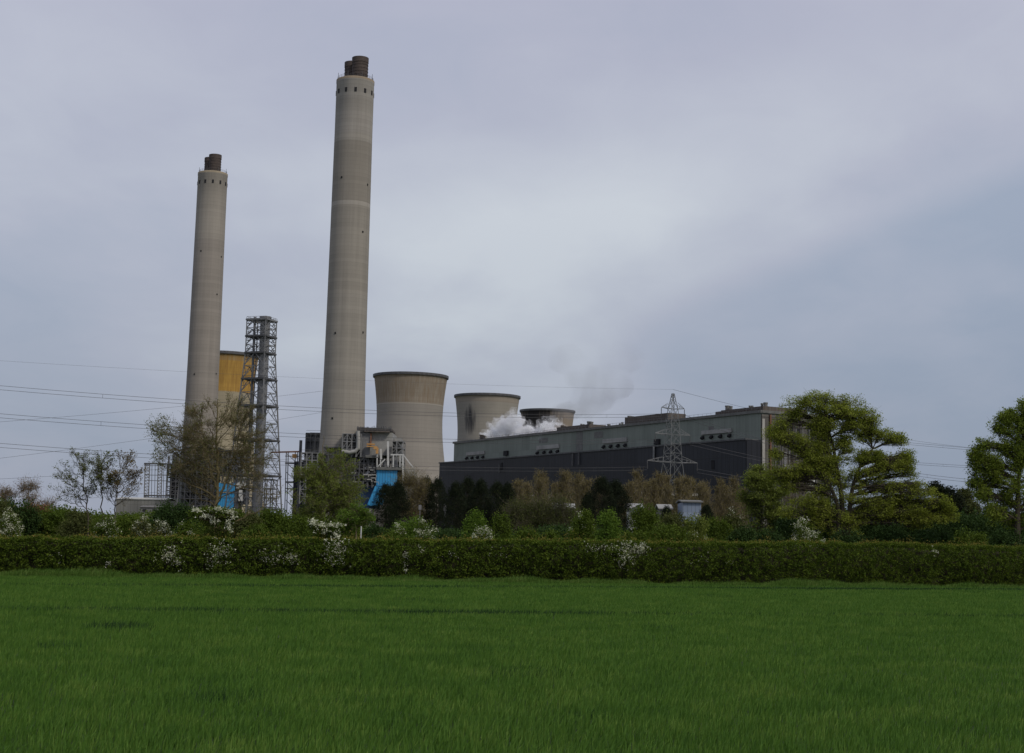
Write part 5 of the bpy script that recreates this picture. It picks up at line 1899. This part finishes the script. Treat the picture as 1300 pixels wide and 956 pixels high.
for (x0, x1, y0, y1, nx, nz, off) in ((226, 262, 574, 650, 5, 9, -4), (230, 274, 568, 650, 6, 8, 0), (276, 306, 572, 614, 5, 4, 0), (306, 345, 608, 655, 5, 4, 3)):
    m_ = MB()
    steel_grid(m_, x0, x1, y0, y1, YL + off, 12, nx, nz, orgP, .45)
    m_.build('steelwork', M['steel_dark'], fp)
orgD = np.array([gx(217, 800), 800.0, 0])
dt_ = thing('stair_tower', orgD, 'dark steel stair tower with a hooked pipe, left of the far chimney base', 'tower')
K = dict(root=dt_, Y=800, org=orgD)
P('casing', 'navy_clad', (216, 226, 600, 650, 4, 8), **K)
P('low_wall', 'blue_dark', (210, 224, 632, 652, 2, 10), **K)
P('casing', 'steel_dark', (220, 227, 580, 600, 4, 6), **K)
m_ = MB()
steel_grid(m_, 209.5, 227, 590, 650, 800, 9, 3, 11, orgD, .5)
m_.build('steelwork', M['steel_dark'], dt_)
m_ = MB()
m_.tube(np.array([at(220.5, 600, 797), at(220.8, 578, 797), at(222, 575.5, 797), at(224.5, 575.5, 797), at(225.5, 578, 797), at(225.3, 600, 797)]) - orgD, .9, 8)
m_.tube(np.array([at(214, 600, 797), at(214.5, 579, 797)]) - orgD, .5, 8)
m_.build('hooked_pipe', M['steel_dark'], dt_)

# open lattice gantry frame far left
orgF = np.array([gx(195, 830), 830.0, 0])
gf = thing('steel_gantry', orgF, 'grey open steel gantry frame left of the dark stair tower', 'gantry')
m_ = MB()
for (x0, x1) in ((183.5, 189), (200, 205)):
    for x_ in (x0, x1):
        pbeam(m_, x_ + 1, 588, x_ - 1, 645, 830, .5, orgF)
    for k in range(13):
        y_ = 590 + k * 4
        pbeam(m_, x0, y_, x1, y_ + .3, 830, .38, orgF)
        pbeam(m_, x0, y_, x1, y_ + 4, 830, .25, orgF)
m_.build('frame', M['steel'], gf)
m_ = MB()
for y_ in (588.5, 591, 629, 632, 610, 603):
    pbeam(m_, 183, y_, 222, y_ + .7, 830, .8 if y_ < 590 or y_ > 625 else .3, orgF)
for x_ in (193, 197, 208, 213):
    pbeam(m_, x_, 590, x_ - 1, 645, 830, .25, orgF)
m_.build('beam', M['steel_dark'], gf)


# ------------------------------------------------------------------ low sheds
def shed(name, x0, x1, ytop, Y, dy, roofm, wallm, label, cat='building', pitch=.7, door=None):
    c = at((x0 + x1) / 2, ytop, Y)
    org = np.array([c[0], Y, 0])
    s = thing(name, org, label, cat)
    wd_ = (x1 - x0) * Y / F
    h = c[2]
    MB().box((0, dy / 2, (h - pitch) / 2), (wd_, dy, h - pitch)).build('wall', M[wallm], s)
    q = wd_ / 2 + .3
    z0, z1 = h - pitch, h
    r_ = MB()
    v = [(-q, -.4, z0 + .02), (q, -.4, z0 + .02), (q, dy / 2, z1), (-q, dy / 2, z1), (q, dy + .4, z0 + .02), (-q, dy + .4, z0 + .02)]
    v2 = [(a, b, c_ + .18) for a, b, c_ in v]
    r_.add(v + v2, [[0, 1, 2, 3], [3, 2, 4, 5], [6, 9, 8, 7], [9, 11, 10, 8], [0, 6, 7, 1], [5, 4, 10, 11], [1, 7, 8, 2], [2, 8, 10, 4], [0, 3, 9, 6], [3, 5, 11, 9]])
    r_.build('roof', M[roofm], s)
    nwin = 0 if name == 'office_block' else int(wd_ // 3.2)
    for k_ in range(nwin):
        MB().box((-wd_ / 2 + (k_ + .5) * wd_ / nwin, -.05, h - pitch - 1.1), (1.3, .14, .9)).build('window', M['dark'], s)
    if door:
        for (a, b) in door:
            MB().box(((a + b) / 2, -.08, min(2.2, h * .4)), (b - a, .16, min(4.2, h * .75))).build('door', M['steel_light'], s)
    return s


shed('shed', 793, 887, 625.0, 322, 14, 'white_roof', 'shed_clad', 'long low shed with thin pale roof seen through the brown trees by the pylon', door=[(-5, -2.5), (1, 3.5)])
shed('shed', 676, 746, 628.5, 325, 12, 'louvre', 'shed_clad', 'low grey-brown shed behind the brown scrub, left of the tall conifer pair')
shed('cabin', 704, 728, 640, 222, 5, 'duct', 'duct', 'small grey cabin behind the brown scrub trees')
shed('cabin', 799, 815, 640, 226, 5, 'duct', 'steel_light', 'small white cabin just right of the tall conifer pair')
shed('store', 867, 890, 635.5, 232, 7, 'louvre', 'blue_pale_clad', 'pale blue clad store beneath the right end of the pale shed roof', pitch=.3)
shed('store', 838, 852, 641, 236, 6, 'duct', 'shed', 'low store with a grey-white roof left of the pale blue store')
shed('office_block', 148, 212, 631.5, 700, 20, 'white_roof', 'cream_clad', 'cream flat office block below the steel gantry on the left', pitch=1)
shed('shed', 178, 214, 642, 560, 14, 'shed', 'louvre', 'grey shed with darker roof in front of the cream office block')

# small white road sign post by the hedge and pale posts added as glimpses of a light building between conifers
def post(px, y0, Y, w_, mat, label, cat='post', head=None):
    org = np.array([gx(px, Y), Y, 0])
    p_ = thing('post', org, label, cat)
    h = at(px, y0, Y)[2]
    m2 = MB()
    m2.tube([(0, 0, 0), (0, 0, h)], w_, 8)
    m2.build('pole', M[mat], p_)
    if head:
        MB().box((0, -.05, h - head[1] / 2), (head[0], .08, head[1])).build('plate', M[mat], p_)
    return p_


post(458, 668, 100, .045, 'steel_light', 'thin white post standing just behind the hedge')
post(532, 641, 156, .045, 'steel', 'short pale post added to stand in for a glimpse of light building, at the right of the brown leafless tree', head=(.3, .5))
post(564, 640, 156, .045, 'steel', 'taller pale post added to stand in for a glimpse of light building, in the gap between dark conifers', head=(.28, .7))
post(1231, 678, 118, .05, 'steel', 'thin grey pole under the right-hand tree')

# ------------------------------------------------------------------ pylon
M['pylon'] = rough_mat('pylon_steel', (.11, .115, .12), (.18, .185, .185), .5, .6, .3)
YP = 430.0
orgY = np.array([at(854.5, 495, YP)[0], YP, 0.0])
py = thing('pylon', orgY, 'grey lattice electricity pylon in front of the dark turbine hall', 'pylon')
HP = at(854.5, 494.5, YP)[2]
Zt, Zm, Zl = at(854, 519, YP)[2], at(854, 552, YP)[2], at(854, 587, YP)[2]
ra = R(28)


def leg_w(z):
    return np.interp(z, [0, Zl, Zm, Zt, HP - 3, HP], [4.6, 2.0, 1.5, 1.05, .55, .1])


levels = list(np.linspace(0, Zl, 6)) + list(np.linspace(Zl, Zm, 4))[1:] + list(np.linspace(Zm, Zt, 4))[1:] + [Zt + 2.6, HP - 1.2]
crn = [(1, 1), (1, -1), (-1, -1), (-1, 1)]


def rot2(x, y):
    return x * math.cos(ra) - y * math.sin(ra), x * math.sin(ra) + y * math.cos(ra)


for (a, b) in crn:
    m_ = MB()
    for z0, z1 in zip(levels[:-1], levels[1:]):
        m_.beam((*rot2(a * leg_w(z0), b * leg_w(z0)), z0), (*rot2(a * leg_w(z1), b * leg_w(z1)), z1), .15)
    m_.build('leg', M['pylon'], py)
m_ = MB()
for i_ in range(4):
    (a, b), (c_, d_) = crn[i_], crn[(i_ + 1) % 4]
    for z0, z1 in zip(levels[:-1], levels[1:]):
        w0, w1 = leg_w(z0), leg_w(z1)
        m_.beam((*rot2(a * w0, b * w0), z0), (*rot2(c_ * w1, d_ * w1), z1), .065)
        m_.beam((*rot2(c_ * w0, d_ * w0), z0), (*rot2(a * w1, b * w1), z1), .065)
        m_.beam((*rot2(a * w1, b * w1), z1), (*rot2(c_ * w1, d_ * w1), z1), .10)
m_.build('bracing', M['pylon'], py)
arm_tips = {}
for (nm, z, L) in (('t', Zt, 4.0), ('m', Zm, 6.0), ('l', Zl, 8.6)):
    for s_ in (-1, 1):
        m_ = MB()
        w_ = leg_w(z)
        tip = np.array([*rot2(s_ * L, 0), z + .2])
        for b in (-1, 1):
            for zz2 in (z, z + 1.7):
                m_.beam((*rot2(s_ * w_, b * w_), zz2), tip, .13 if zz2 == z else .08)
            for f_ in (.3, .55, .8):
                p0 = np.array([*rot2(s_ * w_, b * w_), z]) * (1 - f_) + tip * f_
                p1 = np.array([*rot2(s_ * w_, b * w_), z + 1.7]) * (1 - f_) + tip * f_
                p2 = np.array([*rot2(s_ * w_, -b * w_), z]) * (1 - f_) + tip * f_
                m_.beam(p0, p1, .08)
                m_.beam(p0, p2, .08)
        m_.build('crossarm', M['steel'] if nm != 't' else M['pylon'], py)
        ins = MB()
        ip = [tip + [0, 0, -.1]]
        ins.lathe([(.05, -2.4)] + sum([[(.16, -2.3 + k * .28), (.05, -2.2 + k * .28)] for k in range(8)], []) + [(.04, 0)], 8, c=tuple(tip))
        ins.build('insulator', M['steel_dark'], py)
        arm_tips[(nm, s_)] = tip + orgY + np.array([0, 0, -2.3])
arm_tips['peak'] = orgY + np.array([0, 0, HP])


def wire(p0, p1, sag, r, label, grp, twin=.45):
    p0 = np.array(p0, float)
    p1 = np.array(p1, float)
    t_ = np.linspace(0, 1, 40)
    org = p0
    pts = p0[None] * (1 - t_)[:, None] + p1[None] * t_[:, None]
    pts[:, 2] -= 4 * sag * t_ * (1 - t_)
    m_ = MB()
    if twin:
        m_.tube(pts - org + [0, 0, twin], r, 5)
        m_.tube(pts - org - [0, 0, twin], r, 5)
        for f_ in range(4, 40, 7):
            m_.beam(pts[f_] - org + [0, 0, twin], pts[f_] - org - [0, 0, twin], .05)
    else:
        m_.tube(pts - org, r, 5)
    o = m_.build('power_line', M['wire'], loc=org)
    tag(o, label, 'power line', grp)
    return o


WR = .042
# circuit to the left (towards a nearer tower outside the frame)
YW = 300.0
gl = 'conductors from the pylon to the left edge'
for (nm, s_, yl, sag, lab) in (('t', -1, 484, 2.5, 'upper twin conductor from the pylon top arm to the left edge'),
                               ('m', -1, 520, 2.4, 'middle twin conductor from the pylon middle arm to the left edge'),
                               ('l', -1, 558, 2.3, 'lowest twin conductor from the pylon lower arm to the left edge')):
    wire(arm_tips[(nm, s_)], at(-90, yl, YW), sag, WR, lab, gl, twin=.42)
wire(arm_tips['peak'], at(-90, 452, YW), 1.2, .018, 'single thin earth wire from the pylon peak to the left edge', gl, twin=0)
# farther circuit rising to the right behind the near chimney
gl2 = 'faint farther conductors on the left'
for (a, b, lab) in (((-60, 589), (430, 520), 'faint far conductor rising rightwards behind the sparse tree tops'), ((-60, 611), (430, 577), 'faint far conductor rising rightwards below the sparse tree tops'), ((-60, 540), (430, 494), 'topmost faint far conductor rising rightwards on the left'),
                    ((-60, 646), (430, 600), 'lowest faint far conductor at the left above the shrubs')):
    wire(at(*a, 820), at(*b, 1000), 1.5, .07, lab, gl2, twin=0)
# to the right
gl3 = 'conductors from the pylon to the right edge'
for (nm, s_, a, sag, lab) in (('t', 1, (1420, 606), 9, 'upper twin conductor from the pylon dropping to the right edge'),
                              ('m', 1, (1420, 634), 5, 'middle twin conductor from the pylon dropping to the right edge'),
                              ('l', 1, (1420, 655), 3, 'lowest twin conductor from the pylon dropping to the right edge')):
    wire(arm_tips[(nm, s_)], at(*a, 640), sag, .06, lab, gl3, twin=.5)
wire(arm_tips['peak'], at(1420, 575, 640), 6, .04, 'single earth wire from the pylon peak to the right edge', gl3, twin=0)
gl4 = 'level conductors between the two right-hand trees'
for (a, b, lab) in (((1020, 549), (1420, 582), 'upper nearly level conductor between the two right-hand trees'), ((1020, 577), (1420, 600), 'lower nearly level conductor between the two right-hand trees')):
    wire(at(*a, 560), at(*b, 520), 1.0, .05, lab, gl4, twin=.35)

# ------------------------------------------------------------------ steam
def fy(px):
    d = ray(px, 560)
    n = np.array([vv[0], vv[1], 0.0])
    return float(on_plane(px, 560, B0, n)[1])


def steam():
    import bmesh
    c0 = at(668, 548, fy(668) + 14)
    prof_ = [(614, 551, 3), (620, 549, 4.5), (627, 546, 6), (634, 542, 7), (640, 539, 7.5), (646, 533, 6.5), (651, 526, 4), (652, 521, 2.2), (655, 531, 6), (661, 537, 6), (650, 541, 11), (662, 545, 9), (672, 546, 8), (640, 548, 9), (628, 552, 6), (684, 546, 7), (690, 541, 6.5), (695, 536, 4.5),
             (702, 537, 4.5), (700, 545, 8), (712, 545, 5), (708, 538, 3.5), (660, 553, 9), (680, 553, 9), (700, 552, 8), (716, 549, 4)]
    bm = bmesh.new()
    for (a, b, r_) in prof_:
        Yd = fy(a) + 10 + rng.uniform(0, 8)
        k = Yd / F
        p_ = at(a, b + 1, Yd) - c0
        for j in range(9):
            rj = r_ * k * (.8 if j == 0 else rng.uniform(.22, .5))
            off = np.zeros(3) if j == 0 else rng.normal(size=3) * r_ * k * .55
            bmesh.ops.create_icosphere(bm, subdivisions=2, radius=rj, matrix=Matrix.Translation(Vector(p_ + off)))
    me_ = bpy.data.meshes.new('steam_plume')
    bm.to_mesh(me_)
    bm.free()
    o = bpy.data.objects.new('steam_plume', me_)
    col.objects.link(o)
    o.location = c0
    rm = o.modifiers.new('remesh', 'REMESH')
    rm.mode = 'VOXEL'
    rm.voxel_size = .4
    for (s_, st_) in ((3.4, 3.6), (1.1, 2.0)):
        tx = bpy.data.textures.new('puff', 'CLOUDS')
        tx.noise_scale = s_
        tx.noise_depth = 4
        d_ = o.modifiers.new('disp', 'DISPLACE')
        d_.texture = tx
        d_.strength = st_
        d_.mid_level = .5
    mt_, t_ = new_mat('steam')
    tc_ = t_.n('ShaderNodeTexCoord')
    nz_ = t_.noise(tc_.outputs['Object'], .28, 5, .65)
    dn_ = t_.ramp(nz_, [(.36, .05), (.58, .7)])
    pv = t_.n('ShaderNodeVolumePrincipled')
    pv.inputs['Color'].default_value = (.98, .98, .99, 1)
    pv.inputs['Anisotropy'].default_value = .1
    t_.l(dn_, pv.inputs['Density'])
    oo = t_.n('ShaderNodeOutputMaterial')
    t_.l(pv.outputs[0], oo.inputs['Volume'])
    me_.materials.append(mt_)
    tag(o, 'thick white steam plume billowing along the boiler house roof', 'steam', kind='stuff')
    w_ = bpy.data.objects.new('wisp', me_.copy())
    col.objects.link(w_)
    w_.parent = o
    w_.data.materials.clear()
    rm = w_.modifiers.new('remesh', 'REMESH')
    rm.mode = 'VOXEL'
    rm.voxel_size = .8
    for (s_, st_, ml) in ((5.0, 7.0, .28), (1.8, 3.0, .4)):
        tx = bpy.data.textures.new('wisp', 'CLOUDS')
        tx.noise_scale = s_
        tx.noise_depth = 3
        d_ = w_.modifiers.new('disp', 'DISPLACE')
        d_.texture = tx
        d_.strength = st_
        d_.mid_level = ml
    mt_, t_ = new_mat('steam_wisp')
    tc_ = t_.n('ShaderNodeTexCoord')
    nz_ = t_.noise(tc_.outputs['Object'], .3, 5, .65)
    dn_ = t_.ramp(nz_, [(.40, .0), (.65, .16)])
    pv = t_.n('ShaderNodeVolumePrincipled')
    pv.inputs['Color'].default_value = (.97, .97, .98, 1)
    t_.l(dn_, pv.inputs['Density'])
    oo = t_.n('ShaderNodeOutputMaterial')
    t_.l(pv.outputs[0], oo.inputs['Volume'])
    w_.data.materials.append(mt_)
    # thin veil of drifting vapour above the roof
    Yv = fy(700) + 40
    v0 = at(735, 515, Yv)
    bm = bmesh.new()
    for (a, b, rx, rz) in ((722, 520, 22, 12), (738, 522, 24, 12), (752, 510, 30, 16), (775, 490, 30, 20), (745, 480, 26, 20), (720, 455, 26, 20), (790, 455, 30, 22)):
        k = Yv / F
        p_ = at(a, b, Yv + rng.uniform(-6, 6)) - v0
        bmesh.ops.create_icosphere(bm, subdivisions=3, radius=1, matrix=Matrix.Translation(Vector(p_)) @ Matrix.Diagonal((rx * k, 14, rz * k, 1)))
    me_ = bpy.data.meshes.new('vapour_veil')
    bm.to_mesh(me_)
    bm.free()
    o = bpy.data.objects.new('vapour_veil', me_)
    col.objects.link(o)
    o.location = v0
    rm = o.modifiers.new('remesh', 'REMESH')
    rm.mode = 'VOXEL'
    rm.voxel_size = 1.6
    tx = bpy.data.textures.new('veil', 'CLOUDS')
    tx.noise_scale = 8
    d_ = o.modifiers.new('disp', 'DISPLACE')
    d_.texture = tx
    d_.strength = 7
    mt_, t_ = new_mat('vapour')
    tc_ = t_.n('ShaderNodeTexCoord')
    nz_ = t_.noise(tc_.outputs['Object'], .06, 5, .6)
    dn_ = t_.ramp(nz_, [(.36, .0), (.62, .026)])
    pv = t_.n('ShaderNodeVolumePrincipled')
    pv.inputs['Color'].default_value = (.36, .35, .36, 1)
    sp_ = t_.n('ShaderNodeSeparateXYZ')
    t_.l(tc_.outputs['Object'], sp_.inputs[0])
    mr_ = t_.n('ShaderNodeMapRange')
    for i_, v_ in ((1, 32.0), (2, -8.0), (3, .12), (4, 1.0)):
        mr_.inputs[i_].default_value = v_
    t_.l(sp_.outputs[2], mr_.inputs[0])
    dn_ = t_.math('MULTIPLY', dn_, mr_.outputs[0])
    t_.l(dn_, pv.inputs['Density'])
    oo = t_.n('ShaderNodeOutputMaterial')
    t_.l(pv.outputs[0], oo.inputs['Volume'])
    me_.materials.append(mt_)
    tag(o, 'thin grey vapour drifting up behind the boiler house roof', 'steam', kind='stuff')


steam()
